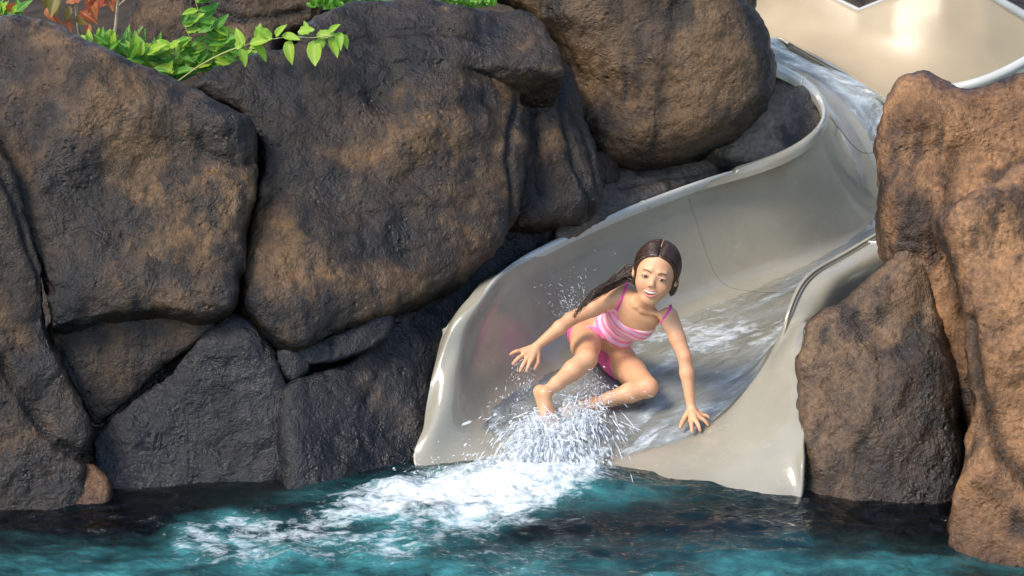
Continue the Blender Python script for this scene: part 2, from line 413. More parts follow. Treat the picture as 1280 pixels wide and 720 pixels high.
lo = nr+np.array([.0, .08, -.38]); me = npmesh('near_wall', MS(np.vstack([nr, lo])), grid_faces(2, len(nr))); nw = link('near_wall', me, gel, slide); nw.modifiers.new('thickness', 'SOLIDIFY').thickness = .012
mb = MB(); V, F = sweep(nr, .02, 10); mb.add(MS(V), F); link('near_rim', mb.mesh('near_rim'), rimm, slide)
# floor of the upper run, joining far wall and chute
fl = np.array([bb, bb*.5+lo[np.linspace(0, len(lo)-1, len(bb)).astype(int)]*.5])

# ================================================================== WATER ON THE SLIDE
def water_mat(name, teal, aer_light_attr, foam_attr, sheet=False):
    m, nt, b, out = newmat(name); nt.nodes.remove(b); N = NT(nt); pos = N.pos()
    mp = N.n('ShaderNodeMapping'); N.l(pos, mp.inputs['Vector'])
    v = mp.outputs['Vector']
    if sheet:
        uv = N.n('ShaderNodeCombineXYZ'); N.l(N.at('su'), uv.inputs[0]); N.l(N.at('sv'), uv.inputs[1]); v = uv.outputs[0]
        mp2 = N.n('ShaderNodeMapping'); N.l(v, mp2.inputs['Vector']); mp2.inputs['Scale'].default_value = (1, .33, 1); vs = mp2.outputs['Vector']
        hgt = N.math('ADD', N.noise(vs, 26, 5, .65, .8), N.math('MULTIPLY', N.noise(v, 70, 3, .6), .35)); bd = .030
    else:
        mp.inputs['Scale'].default_value = (.75, 1.3, 1)
        hgt = N.math('ADD', N.noise(v, 15, 6, .62, 1.0), N.math('MULTIPLY', N.noise(v, 55, 4, .6), .30)); bd = .035
    nrm = N.bump(hgt, .42 if not sheet else .5, bd)
    gl = N.n('ShaderNodeBsdfGlossy'); gl.inputs['Roughness'].default_value = .05; gl.inputs['Color'].default_value = (1, 1, 1, 1); N.l(nrm, gl.inputs['Normal'])
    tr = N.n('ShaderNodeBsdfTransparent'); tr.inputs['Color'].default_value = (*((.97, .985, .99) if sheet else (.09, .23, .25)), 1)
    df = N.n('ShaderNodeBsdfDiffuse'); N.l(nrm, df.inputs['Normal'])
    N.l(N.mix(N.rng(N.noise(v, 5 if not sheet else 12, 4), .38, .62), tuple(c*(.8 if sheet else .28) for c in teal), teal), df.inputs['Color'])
    body = N.n('ShaderNodeMixShader'); a = N.at(aer_light_attr)
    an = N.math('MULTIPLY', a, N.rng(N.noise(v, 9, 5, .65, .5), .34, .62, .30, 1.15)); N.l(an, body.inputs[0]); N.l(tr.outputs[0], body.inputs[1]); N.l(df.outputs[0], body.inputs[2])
    fr = N.n('ShaderNodeFresnel'); fr.inputs['IOR'].default_value = 1.27 if sheet else 1.38; N.l(nrm, fr.inputs['Normal'])
    wt = N.n('ShaderNodeMixShader'); N.l(fr.outputs[0], wt.inputs[0]); N.l(body.outputs[0], wt.inputs[1]); N.l(gl.outputs[0], wt.inputs[2])
    # froth
    fo = N.n('ShaderNodeBsdfPrincipled'); fo.inputs['Base Color'].default_value = (.80, .86, .88, 1); fo.inputs['Roughness'].default_value = .45
    fo.inputs['Subsurface Weight'].default_value = .0
    n2 = N.math('ADD', N.noise(v, 38 if not sheet else 22, 6, .72, .7), N.math('MULTIPLY', N.noise(v, 9, 4, .6, 1.0), .8))
    N.l(N.bump(n2, .6, .02), fo.inputs['Normal'])
    f = N.math('ADD', N.at(foam_attr), N.math('MULTIPLY', N.math('SUBTRACT', n2, .92), 1.5))
    ff = N.rng(f, .42, 1.02 if not sheet else 1.1)
    mx = N.n('ShaderNodeMixShader'); N.l(ff, mx.inputs[0]); N.l(wt.outputs[0], mx.inputs[1]); N.l(fo.outputs[0], mx.inputs[2])
    if sheet:
        fade = N.n('ShaderNodeMixShader'); t2 = N.n('ShaderNodeBsdfTransparent'); N.l(N.rng(N.math('ADD', N.at('rim'), N.math('MULTIPLY', N.math('SUBTRACT', hgt, .6), .5)), .25, .6), fade.inputs[0])
        N.l(t2.outputs[0], fade.inputs[1]); N.l(mx.outputs[0], fade.inputs[2]); N.l(fade.outputs[0], out.inputs['Surface'])
    else: N.l(mx.outputs[0], out.inputs['Surface'])
    return m
pool_m = water_mat('pool_water', (.055, .255, .265), 'aer_light', 'foam')
film_m = water_mat('slide_water', (.52, .60, .63), 'aer_light', 'foam', True)
# film follows the floor of the chute
cA, cB = 8*4+4, 8*8+5
v0 = 9*2+1
W = A2[v0:, cA:cB].copy()
nn = np.cross(np.gradient(W, axis=0), np.gradient(W, axis=1)); nn /= np.linalg.norm(nn, axis=2)[..., None]
if nn[..., 2].mean() < 0: nn = -nn
W2 = cr(W, 3); W2 = np.swapaxes(cr(np.swapaxes(W2, 0, 1), 3), 0, 1); NN = cr(nn, 3); NN = np.swapaxes(cr(np.swapaxes(NN, 0, 1), 3), 0, 1)
L = np.zeros(W2.shape[:2]); L[1:] = np.cumsum(np.linalg.norm(np.diff(W2, axis=0), axis=2), 0).mean(1)[:, None]
C_ = np.zeros(W2.shape[:2]); C_[:, 1:] = np.cumsum(np.linalg.norm(np.diff(W2, axis=1), axis=2), 1)
cross = np.linspace(-1, 1, W2.shape[1])[None, :]
edge = 1-np.abs(cross)**4
q = np.stack([C_*9, L*4, np.zeros_like(L)], -1)
hw = fbm(q*1.2, 4)*.010 + fbm(q*4+5, 3)*.004
W3 = W2 + NN*((.006+hw*.7)*edge - .006*(1-edge) + .001)[..., None]
me = npmesh('slide_water', W3.reshape(-1, 3), grid_faces(W3.shape[0], W3.shape[1]))
stream = fbm(np.stack([C_*16, L*3.0, L*0], -1), 4)
foam = .30 + .25*stream + .30*np.exp(-((L-.95)/.18)**2)
foam += .12*np.exp(-(cross/.5)**2)*(L > 1.6) + .30*np.exp(-((L-2.2)/.35)**2)
foam += .22*np.exp(-(L/.22)**2)*(cross < .2)
attr(me, 'rim', np.clip((1-np.abs(cross))*5, 0, 1)*np.clip(L/.10, 0, 1)*np.clip(np.where(np.arange(L.shape[0])[:, None] < 140, (.80-cross)*6, 1), 0, 1)); attr(me, 'su', C_); attr(me, 'sv', L); attr(me, 'foam', foam); attr(me, 'aer_light', np.clip(.16+.5*stream+.35*np.exp(-((L-.3)/.35)**2)+.55*np.clip((np.arange(L.shape[0])[:, None]-150)/60, 0, 1), 0, .85)*np.clip(edge*1.1-.1, 0, 1))  # also paints the sky's pale reflection into the water of the upper run
link('slide_water', me, film_m, kind='structure')

# ================================================================== POOL
def axis(lo, hi, fine, o0, o1):
    a = np.arange(lo, hi+fine/2, fine); l = lo-np.geomspace(fine, lo-o0+fine, 14)+0; r = hi+np.geomspace(fine, o1-hi+fine, 14)
    return np.concatenate([l[::-1], a, r])
xs = axis(-1.75, 1.75, .009, -9, 9); ys = np.concatenate([(-2.0-np.geomspace(.012, 14, 14))[::-1], np.arange(-2.0, -.60, .008), np.array([-.55, -.45, -.3, -.1, .2, .8])])
X, Y = np.meshgrid(xs, ys, indexing='ij')
q = np.stack([X*1.0, Y*1.6, X*0+3.1], -1)
near = np.clip((-.75-Y)/.5, .15, 1.0)
chop = fbm(q*3.2, 3)*.020 + fbm(q*9, 3)*.016 + fbm(q*22+4, 3)*.0055
fpoly = np.array([P(a, c, z=0)[:2] for a, c in [(405,628),(450,612),(520,598),(585,596),(650,585),(742,575),(785,592),(730,628),(680,655),(610,675),(540,700),(420,712),(300,712),(190,690),(180,668),(215,645),(290,632),(345,642)]])
fd = polydist(X, Y, fpoly)
dens = np.clip(-fd/.12, -1, 1)*.44
cx, cy = P(640, 605, z=0)[:2]; core = np.exp(-(((X-cx)/.42)**2+((Y-cy)/.15)**2))
c2x, c2y = P(500, 625, z=0)[:2]; core2 = np.exp(-(((X-c2x)/.34)**2+((Y-c2y)/.12)**2))
pat = fbm(np.stack([X*3.0, Y*7.0, X*0], -1), 5, .6)
foam = .16 + dens + .55*core + .30*core2 + .30*pat
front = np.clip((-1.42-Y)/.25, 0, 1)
foam = foam + .27*front*(.6+1.3*pat) - .35*(np.clip((X-.32)/.2, 0, 1))*(1-front*.7) - .10*(fd > .12)
lump = fbm(np.stack([X*8, Y*10, X*0+9], -1), 4, .55)
Z = chop*near + core*(.050+.040*lump) + core2*(.020+.028*lump) + np.clip(dens, 0, 1)*.03*lump
# swell thrown up in front of the mouth
sx, sy = P(740, 618, z=0)[:2]; Z += .022*np.exp(-(((X-sx)/.20)**2+((Y-sy)/.10)**2))
aer_light = np.clip((-1.34-Y)/.30, 0, 1)*(.75+.5*pat) + np.clip(dens*2.2, 0, .75) + .55*core + .45*core2 + .5*np.exp(-(((X-sx-.02)/.25)**2+((Y-sy+.02)/.13)**2))  # front ramp paints lit teal ahead, dark rock reflection behind, besides real aeration
aer_light *= 1-.55*np.clip((X-.9)/.5, 0, 1)
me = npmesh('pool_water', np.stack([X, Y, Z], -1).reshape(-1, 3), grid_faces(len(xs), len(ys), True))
attr(me, 'foam', foam); attr(me, 'aer_light', np.clip(aer_light, 0, 1))
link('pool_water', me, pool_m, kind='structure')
plas = flat_mat('pool_plaster', (.10, .34, .38), .8, .3, .15, 3)
me = npmesh('pool_floor', [(-60, -60, -1.0), (60, -60, -1.0), (60, 60, -1.0), (-60, 60, -1.0)], [(0, 1, 2, 3)], False)
link('pool_floor', me, plas, kind='structure')
# ================================================================== BOULDERS
R_left = rock_mat('dark_brown_lava_rock', (.008, .0065, .006), (.033, .020, .011), (.140, .076, .029), .65, .45, 1.7)
R_slab = rock_mat('wet_blue_black_rock', (.007, .008, .010), (.022, .020, .021), (.080, .048, .027), 1.0, .25, 4.1)
R_back = rock_mat('umber_rock', (.012, .009, .006), (.050, .030, .016), (.125, .072, .032), .4, .6, 7.9)
R_ledge = rock_mat('brightened_ledge_rock', (.045, .040, .036), (.13, .105, .082), (.22, .175, .125), .3, .6, 2.9)  # lighter base colour makes up for the shade on the ledge
R_wet = rock_mat('wet_grey_brown_rock', (.012, .009, .007), (.050, .032, .020), (.15, .088, .044), 1.0, .5, 15.7)
R_right = rock_mat('warm_tan_rock', (.032, .016, .008), (.135, .064, .026), (.30, .152, .064), .55, .8, 12.3)
def rock(px, anchor, el, az, wf, R, mat, label, cuts=(), wb=.45, h=.0125, amp=1.0, p=2.3, name='boulder', lumps=()):
    """px: outline along sight lines; anchor (px,py,y) fixes the plane of the outline; (el,az) where the face looks"""
    e, a = math.radians(el), math.radians(az)
    n = np.array([math.sin(a)*math.cos(e), -math.cos(a)*math.cos(e), math.sin(e)])
    A0 = P(anchor[0], anchor[1], y=anchor[2])
    U = np.cross(np.array([0, 0, 1.0]), n); U /= np.linalg.norm(U); V_ = np.cross(n, U)
    def uv(q):
        d = ray(*q); t = ((A0-CAM)@n)/(d@n); pt = CAM+d*t-A0
        return np.array([pt@U, pt@V_])
    poly = cr([uv(q) for q in px], 4, True)
    lo = poly.min(0)-.03; hi = poly.max(0)+.03
    us = np.arange(lo[0], hi[0]+h, h); vs = np.arange(lo[1], hi[1]+h, h); ws = np.arange(-wb-.04, wf*1.9+.05, h)
    Ug, Vg = np.meshgrid(us, vs, indexing='ij')
    wx = np.stack([Ug*2.5+A0[0]*3, Vg*2.5+A0[2]*3, Ug*0+A0[1]*2], -1)
    d2 = polydist(Ug+fbm(wx, 3)*.012*amp, Vg+fbm(wx+9, 3)*.012*amp, poly)
    R = R*.62; x = np.clip(-d2/R, 0, 1); prof = (1-(1-x)**p)**(1/p)
    lump = 1+.28*fbm(wx*.9+3, 3)
    Rf = np.random.RandomState(int(abs(px[2][0]*7+px[3][1]*13)) % 9999); ext = poly.max(0)-poly.min(0); cen = poly.mean(0)
    fac = np.full(Ug.shape, 9.0)
    for _ in range(9):
        a_ = Rf.rand()*6.28; c0 = cen+(Rf.rand(2)-.5)*ext*.75; sl_ = Rf.uniform(.12, .42)
        pl_ = wf*Rf.uniform(.80, 1.05)-sl_*((Ug+.02*fbm(wx*2, 2)-c0[0])*math.cos(a_)+(Vg-c0[1])*math.sin(a_))
        k_ = .018; hh_ = np.clip(.5+.5*(fac-pl_)/k_, 0, 1); fac = fac*(1-hh_)+pl_*hh_-k_*hh_*(1-hh_)
    fac = np.maximum(fac, wf*.25)
    full = wf*prof*lump; blend = np.minimum(full, fac*lump*(.35+.65*prof))*.75+full*.25
    H = np.where(d2 < 0, blend, -d2*6)
    for (lx, ly, lr, lh) in lumps:
        c_ = uv((lx, ly)); H = H+lh*np.exp(-(((Ug-c_[0])**2+(Vg-c_[1])**2)/lr**2))*(d2 < 0)*prof
    Hb = np.where(d2 < 0, wb*(1-(1-np.clip(-d2/(R*2.2), 0, 1))**2)**.5, -d2*6)
    S = np.maximum(ws[None, None, :]-H[..., None], -ws[None, None, :]-Hb[..., None]).astype(np.float32)
    V, F = nets(S, (us[0], vs[0], ws[0]), h)
    V = smooth_mesh(V, F, 3)
    g = np.zeros(len(V)); dep = np.zeros(len(V))
    wob = fbm(np.stack([V[:, 0]*14, V[:, 1]*14, V[:, 2]*2], -1), 3)*.012
    for (line, wd, dp) in cuts:
        ln = cr([uv(q) for q in line], 4) if len(line) > 2 else np.array([uv(q) for q in line])
        dd = linedist(V[:, 0]+wob, V[:, 1]+wob*.7, ln)
        k = np.exp(-(dd/wd)**2)*(V[:, 2] > -.02)
        dep = np.maximum(dep, k*dp); g = np.maximum(g, np.exp(-(dd/(wd*1.3))**2)*(V[:, 2] > -.02)*min(1, dp/.02))
    Wd = A0+V[:, :1]*U+V[:, 1:2]*V_+V[:, 2:3]*n
    Nn = vnormals(Wd, F)
    disp = amp*(fbm(Wd*3.2, 3)*.034+fbm(Wd*9+3, 4, .55)*.022+fbm(Wd*7, 4, .5, True)*.024*fbm(Wd*2+8, 2).clip(-.2, 1)+fbm(Wd*34, 3, .6)*.0050)
    # shallow chipped ledges
    t = fbm(Wd*4.5+20, 3)*6; disp += amp*.010*(np.abs(t-np.round(t))-.25)
    Wd = Wd+Nn*(disp-dep)[:, None]
    # darker along the outline, where the joints close in
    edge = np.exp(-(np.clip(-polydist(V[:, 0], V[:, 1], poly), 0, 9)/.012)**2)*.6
    base = Wd[Wd[:, 2].argmin()]*1.0; o0 = np.array([Wd[:, 0].mean(), Wd[:, 1].mean(), Wd[:, 2].min()])
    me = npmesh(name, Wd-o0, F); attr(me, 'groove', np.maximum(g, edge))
    o = link(name, me, mat, label=label, cat='boulder'); o.location = o0
    return o
# --- left side, lowest course along the water
rock([(-60,150),(0,190),(22,250),(55,330),(62,400),(70,430),(110,520),(112,560),(110,640),(80,700),(-60,700)], (20,500,-1.0), 24, 10, .10, .14, R_left,
     'dark boulder at the far left edge of the picture, rising from the water', cuts=[([(0,450),(40,520),(75,560),(115,575)], .014, .03), ([(0,215),(30,290),(52,350)], .01, .02)])
rock([(55,405),(100,385),(180,380),(262,392),(270,410),(200,470),(125,530),(105,515),(70,450)], (160,460,-.80), 20, 8, .09, .09, R_left,
     'small dark brown boulder wedged beneath the big leftmost boulder', amp=.8)
rock([(122,540),(200,470),(262,410),(292,388),(330,410),(352,450),(362,500),(366,560),(360,650),(300,690),(160,690),(115,640),(112,590)], (240,500,-.82), 24, 6, .10, .13, R_slab,
     'wet blue-black rounded slab standing in the water under the two big boulders', cuts=[([(200,545),(260,560),(300,572)], .008, .008)], lumps=[(300,430,.10,.03)])
rock([(355,490),(400,460),(450,440),(470,405),(520,350),(580,300),(640,262),(700,250),(745,230),(770,245),(764,264),(700,298),(640,332),(600,368),(585,420),(560,480),(560,640),(470,690),(370,690),(358,600)], (700,290,.05), 33, 35.5, .06, .12, R_slab,
     'long dark rock slope running from the water up along the slide rim', cuts=[([(455,505),(470,470),(500,420),(560,360)], .012, .010), ([(600,300),(680,275),(760,240)], .012, .012)], amp=.7)
rock([(343,440),(372,432),(392,455),(372,478),(352,470)], (368,456,-.73), 24, 12, .05, .05, R_slab, 'small angular stone in the joint above the blue-black slab', amp=.5, wb=.2, h=.009)
rock([(366,432),(400,420),(440,406),(478,392),(492,398),(486,420),(468,436),(425,452),(385,458)], (430,426,-.66), 28, 20, .05, .05, R_slab, 'thin flat stone wedged under the middle boulder', cuts=[([(410,425),(415,445)], .006, .015)], amp=.5, wb=.2, h=.009)
rock([(0,612),(30,596),(60,600),(90,578),(120,582),(135,605),(128,640),(60,660),(0,660)], (70,612,-1.105), 40, 5, .03, .06, R_right, 'low brown stone lying half in the water at the left', amp=.7, wb=.2, h=.010)
# --- left side, the big boulders
rock([(-80,60),(-20,28),(20,24),(50,30),(100,55),(160,82),(215,100),(250,118),(290,136),(322,160),(326,210),(318,260),(306,320),(296,365),(286,392),(240,400),(160,398),(100,412),(62,415),(50,370),(20,300),(-80,200)], (160,330,-.72), 35, 8, .17, .20, R_left,
     'largest rounded dark boulder at upper left with green plants behind its top', cuts=[([(250,190),(262,205),(300,215),(322,205)], .010, .016), ([(0,230),(30,300),(60,370)], .012, .012)], lumps=[(280,175,.10,.05), (120,110,.20,.04)])
rock([(240,112),(262,90),(300,72),(350,60),(420,52),(480,50),(560,62),(620,78),(645,110),(655,170),(650,240),(640,280),(610,320),(580,350),(530,375),(480,398),(430,418),(380,440),(345,432),(315,400),(300,370),(306,310),(318,250),(322,190),(300,150)], (470,340,-.50), 35, 20, .15, .20, R_left,
     'broad brown boulder in the middle left, below the overhanging leafy stem', cuts=[([(640,130),(630,200),(640,290)], .012, .02), ([(440,130),(520,150),(600,140)], .02, .010)], lumps=[(560,170,.16,.05), (430,110,.15,.03)])
rock([(600,95),(640,65),(690,62),(712,85),(722,120),(735,170),(745,205),(742,240),(735,268),(700,284),(660,290),(636,285),(628,240),(632,170),(618,130)], (680,240,.02), 28, 28, .13, .11, R_left,
     'ridged upright dark boulder between the broad brown boulder and the huge umber one', cuts=[([(690,100),(688,150),(700,210),(720,270)], .014, .022), ([(655,120),(652,180),(660,250)], .012, .018), ([(712,150),(722,200),(728,250)], .010, .014)], lumps=[(668,90,.07,.03)])
rock([(372,66),(380,30),(430,8),(520,2),(600,14),(660,18),(696,50),(710,88),(700,100),(640,95),(560,92),(470,84),(410,78)], (560,70,-.02), 52, 14, .12, .14, R_left,
     'low wide dark boulder lying behind the broad brown one, green strip above it', cuts=[([(430,62),(500,50),(600,62)], .014, .016)])
rock([(150,60),(160,10),(190,-30),(300,-50),(400,-40),(420,0),(400,30),(350,50),(330,90),(260,100),(180,95)], (280,60,.62), 30, 5, .14, .16, R_back,
     'brown boulder behind the green plants at the top left', cuts=[([(250,10),(300,30),(380,20)], .014, .02)])
rock([(735,200),(750,190),(770,200),(775,228),(755,235),(738,225)], (752,215,.30), 35, 25, .06, .05, R_left, 'small brown stone between the ridged boulder and the huge umber one', amp=.6, wb=.2, h=.010)
rock([(610,-60),(612,-10),(640,10),(690,45),(715,85),(728,140),(748,195),(790,212),(850,205),(905,178),(945,140),(962,95),(958,55),(935,20),(905,-10),(880,-60),(760,-110)], (800,150,.44), 24, 2, .30, .24, R_back,
     'huge smooth umber boulder at top centre left of the slide bend', cuts=[([(838,20),(828,80),(818,150),(812,200)], .016, .012)], lumps=[(700,120,.16,-.05), (880,80,.2,.03)], h=.014)
rock([(895,-40),(945,-40),(943,10),(932,26),(905,20)], (925,5,1.45), 20, 10, .08, .06, R_left, 'dark sliver of rock behind the huge umber boulder', amp=.6, h=.016)
# ledge between the umber boulder and the rim
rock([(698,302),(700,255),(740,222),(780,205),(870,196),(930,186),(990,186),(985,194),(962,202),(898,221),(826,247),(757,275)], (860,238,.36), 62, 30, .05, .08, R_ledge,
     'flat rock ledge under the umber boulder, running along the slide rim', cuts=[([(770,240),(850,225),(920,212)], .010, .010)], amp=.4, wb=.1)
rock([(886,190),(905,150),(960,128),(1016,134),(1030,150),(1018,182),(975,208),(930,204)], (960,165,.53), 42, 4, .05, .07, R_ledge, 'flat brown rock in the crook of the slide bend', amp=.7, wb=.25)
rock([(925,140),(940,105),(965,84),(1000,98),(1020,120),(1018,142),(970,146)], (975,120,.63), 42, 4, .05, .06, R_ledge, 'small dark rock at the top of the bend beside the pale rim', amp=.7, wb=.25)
# --- right side
rock([(996,470),(998,436),(1010,404),(1050,382),(1078,356),(1100,330),(1150,310),(1180,420),(1196,500),(1200,560),(1190,650),(1150,700),(1060,710),(1004,660),(1002,560)], (1090,500,-.88), 30, -8, .12, .14, R_wet,
     'wet brown boulder in the water right against the slide mouth', cuts=[([(1070,400),(1100,450),(1098,520)], .016, .010), ([(1035,480),(1060,540)], .012, .008)], lumps=[(1110,520,.14,.05)])
rock([(1098,250),(1096,200),(1104,150),(1125,105),(1150,93),(1180,98),(1208,112),(1240,108),(1290,88),(1400,70),(1420,300),(1400,560),(1250,560),(1205,520),(1180,440),(1140,390),(1112,340),(1100,300)], (1190,380,-.70), 24, -14, .20, .20, R_right,
     'tall orange-brown boulder at right hiding part of the slide', cuts=[([(1195,200),(1190,300),(1205,400)], .018, .014), ([(1160,300),(1200,330),(1280,320)], .014, .008)], lumps=[(1150,150,.14,.05)])
rock([(1172,300),(1170,275),(1200,252),(1240,228),(1290,200),(1400,180),(1450,400),(1450,760),(1300,820),(1190,800),(1182,700),(1186,620),(1205,560),(1212,480),(1205,400),(1185,330)], (1250,520,-1.32), 22, -16, .20, .18, R_right,
     'nearest warm brown boulder at the lower right edge of the picture', cuts=[([(1218,400),(1228,480),(1250,560),(1290,610)], .016, .022), ([(1180,640),(1195,560),(1215,500)], .014, .018)], lumps=[(1210,285,.10,.05)])
# --- bank the boulders are set into
xs = np.linspace(-4, .0, 90); ys = np.linspace(-.72, .9, 60)
X, Y = np.meshgrid(xs, ys, indexing='ij')
Z = np.minimum((Y+.74-np.clip(X+1.0, 0, .9)*.32)*1.25-.35, .85)+fbm(np.stack([X*4, Y*4, X*0+5], -1), 4)*.06
me = npmesh('rock_bank', np.stack([X, Y, Z], -1).reshape(-1, 3), grid_faces(*X.shape, True)); attr(me, 'groove', np.ones(X.size)*.6); link('rock_bank', me, R_slab, kind='structure')
xs = np.linspace(1.12, 4, 60); ys = np.linspace(-1.2, .2, 50)
X, Y = np.meshgrid(xs, ys, indexing='ij')
Z = np.minimum((Y+.95)*1.3-.35, .35)+fbm(np.stack([X*4, Y*4, X*0+5], -1), 4)*.06
me = npmesh('rock_bank', np.stack([X, Y, Z], -1).reshape(-1, 3), grid_faces(*X.shape, True)); attr(me, 'groove', np.ones(X.size)*.6); link('rock_bank', me, R_right, kind='structure')
# --- ground behind the rocks
soil = flat_mat('dark_soil', (.045, .032, .022), .95, .2, .4, 12, .8, 40)
xs = np.linspace(-12, 0.02, 90); ys = np.concatenate([np.linspace(-.05, 3, 40), np.linspace(3.2, 40, 30)])
X, Y = np.meshgrid(xs, ys, indexing='ij')
Z = .96+.10*np.clip(Y, 0, 2)+fbm(np.stack([X*3, Y*3, X*0], -1), 4)*.05-np.clip((X+.45)/.3, 0, 1)*.5*(Y < 1.2)
me = npmesh('planting_soil', np.stack([X, Y, Z], -1).reshape(-1, 3), grid_faces(*X.shape, True)); link('planting_soil', me, soil, kind='structure')
xs = np.linspace(.02, 14, 80); ys = np.concatenate([np.linspace(2.25, 5, 24), np.linspace(5.3, 40, 20)])
X, Y = np.meshgrid(xs, ys, indexing='ij')
Z = .35+.55*np.clip(Y-2.25, 0, 5)+fbm(np.stack([X*2, Y*2, X*0+2], -1), 4)*.12
me = npmesh('rocky_bank', np.stack([X, Y, Z], -1).reshape(-1, 3), grid_faces(*X.shape, True)); attr(me, 'groove', np.zeros(X.size)); link('rocky_bank', me, R_back, kind='structure')
# ================================================================== THE GIRL
class Field:
    def __init__(s, lo, hi, h):
        s.h = h; s.lo = np.array(lo, float); s.n = np.ceil((np.array(hi)-s.lo)/h).astype(int)+1
        s.S = np.full(tuple(s.n), .05, np.float32)
    def box(s, lo, hi):
        a = np.clip(np.floor((np.array(lo)-s.lo)/s.h).astype(int), 0, s.n-1); b = np.clip(np.ceil((np.array(hi)-s.lo)/s.h).astype(int)+1, 1, s.n)
        ax = [s.lo[i]+np.arange(a[i], b[i], dtype=np.float32)*s.h for i in range(3)]
        g = np.stack(np.meshgrid(*ax, indexing='ij'), -1).astype(np.float32)
        return tuple(slice(a[i], b[i]) for i in range(3)), g
    def put(s, sl, d, k, sub=False):
        A = s.S[sl]
        if sub:
            d = -d; hh = np.clip(.5-.5*(A-d)/k, 0, 1); s.S[sl] = A*(1-hh)+d*hh+k*hh*(1-hh); return
        hh = np.clip(.5+.5*(A-d)/k, 0, 1); s.S[sl] = A*(1-hh)+d*hh-k*hh*(1-hh)
    def rc(s, a, b, ra, rb, k=.012, sub=False):
        a = np.array(a, float); b = np.array(b, float); m = max(ra, rb)+k+.012
        sl, g = s.box(np.minimum(a, b)-m, np.maximum(a, b)+m)
        e = b-a; t = np.clip(((g-a)@e)/max(e@e, 1e-9), 0, 1)[..., None]
        d = np.linalg.norm(g-a-t*e, axis=-1)-(ra+(rb-ra)*t[..., 0])
        s.put(sl, d.astype(np.float32), k, sub)
    def el(s, c, r, M, k=.015, sub=False):
        c = np.array(c, float); m = max(r)+k+.012
        sl, g = s.box(c-m, c+m)
        q = (g-c)@np.array(M, float).T; r = np.array(r, float)
        k0 = np.linalg.norm(q/r, axis=-1); k1 = np.linalg.norm(q/(r*r), axis=-1)
        d = k0*(k0-1)/np.maximum(k1, 1e-6)
        s.put(sl, d.astype(np.float32), k, sub)
unit = lambda v: v/np.linalg.norm(v)
def biggest(V, F):
    lab = np.arange(len(V))
    while True:
        m = lab[F].min(1); new = lab.copy()
        for k in range(F.shape[1]): np.minimum.at(new, F[:, k], m)
        new = new[new]
        if (new == lab).all(): break
        lab = new
    u, c = np.unique(lab, return_counts=True); keep = lab == u[c.argmax()]
    mp_ = np.cumsum(keep)-1; F2 = F[keep[F].all(1)]
    return V[keep], mp_[F2]

Pc = P(751, 428, y=-.27); Nk = P(807, 376, y=-.50)
aT = unit(Nk-Pc); LT = np.linalg.norm(Nk-Pc)
shR = P(780, 368, y=-.435); shL = P(836, 396, y=-.505)
sT = shL-shR; sT = unit(sT-aT*(sT@aT)); fT = np.cross(sT, aT)
MT = np.array([sT, aT, fT])
T_ = lambda s_, a_, f_: Pc+sT*s_+aT*a_+fT*f_
B = Field((-.03, -.92, -.02), (.66, -.12, .80), .0023)
# torso
B.el(T_(0, .0, -.004), (.084, .062, .062), MT, .02)
B.el(T_(0, .085, .0), (.080, .085, .054), MT, .03)
B.el(T_(0.004, LT*.64, 0), (.092, .088, .055), MT, .03)
B.el(T_(0, LT*.84, -.006), (.088, .040, .040), MT, .025)
B.rc(T_(0, LT*.92, -.012), T_(0, LT+.03, .0), .033, .029, .015)
B.rc(T_(-.012, LT*.93, .022), shR*.8+T_(0, LT*.93, .02)*.2, .009, .008, .012); B.rc(T_(.012, LT*.93, .022), shL*.8+T_(0, LT*.93, .02)*.2, .009, .008, .012)
# arms
elR = P(713, 399, y=-.50); wrR = P(672, 432, y=-.575)
elL = P(856, 446, y=-.575); wrL = P(864, 509, y=-.63)
def limb(a, b, c, r):
    B.rc(a, a*.45+b*.55, r[0], r[1], .016); B.rc(a*.45+b*.55, b, r[1], r[2], .010)
    m = b*.68+c*.32
    B.rc(b, m, r[2]*.98, r[3], .010); B.rc(m, c, r[3], r[4], .010)
limb(shR, elR, wrR, (.033, .027, .0225, .0235, .0150)); limb(shL, elL, wrL, (.033, .027, .0225, .0235, .0150))
def hand(w, mcp, tips, thumb, nrm, curl=.006):
    nrm = unit(nrm)
    for k_, (m, t) in enumerate(zip(mcp, tips)):
        B.rc(w+(m-w)*.12, m, .0105, .0088, .007)
        r = (.0062, .0067, .0070, .0066)[k_]
        pip = m+(t-m)*.46+nrm*curl; dip = m+(t-m)*.76+nrm*curl*.8
        B.rc(m, pip, r+.0012, r, .0022); B.rc(pip, dip, r, r-.0007, .002); B.rc(dip, t, r-.0007, r-.0017, .002)
    b0, b1, tp = thumb
    B.rc(w, b0, .011, .0100, .006); B.rc(b0, b1, .0098, .0078, .003); B.rc(b1, tp, .0078, .0060, .002)
Yh = -.60
mR = [P(a, c, y=y) for a, c, y in [(653,438,-.600),(655,443,-.612),(659,448,-.62),(664.5,449.5,-.622)]]
tR = [P(a, c, y=y) for a, c, y in [(638,443,-.61),(641,455,-.63),(650,464,-.65),(658,464,-.65)]]
hand(wrR, mR, tR, (P(672,443,y=-.595), P(672,453,y=-.61), P(668,461,y=-.63)), np.array([0, -.5, .8]))
mL = [P(a, c, z=z) for a, c, z in [(877,519,.112),(874,522,.116),(869,525,.115),(863.5,526,.110)]]
tL = [P(a, c, z=z) for a, c, z in [(889,524.5,.098),(885,531.5,.094),(875,538,.090),(865,540,.086)]]
hand(wrL, mL, tL, (P(857,521,z=.110), P(853,528,z=.098), P(850.5,534,z=.088)), np.array([0, -.2, 1.]))
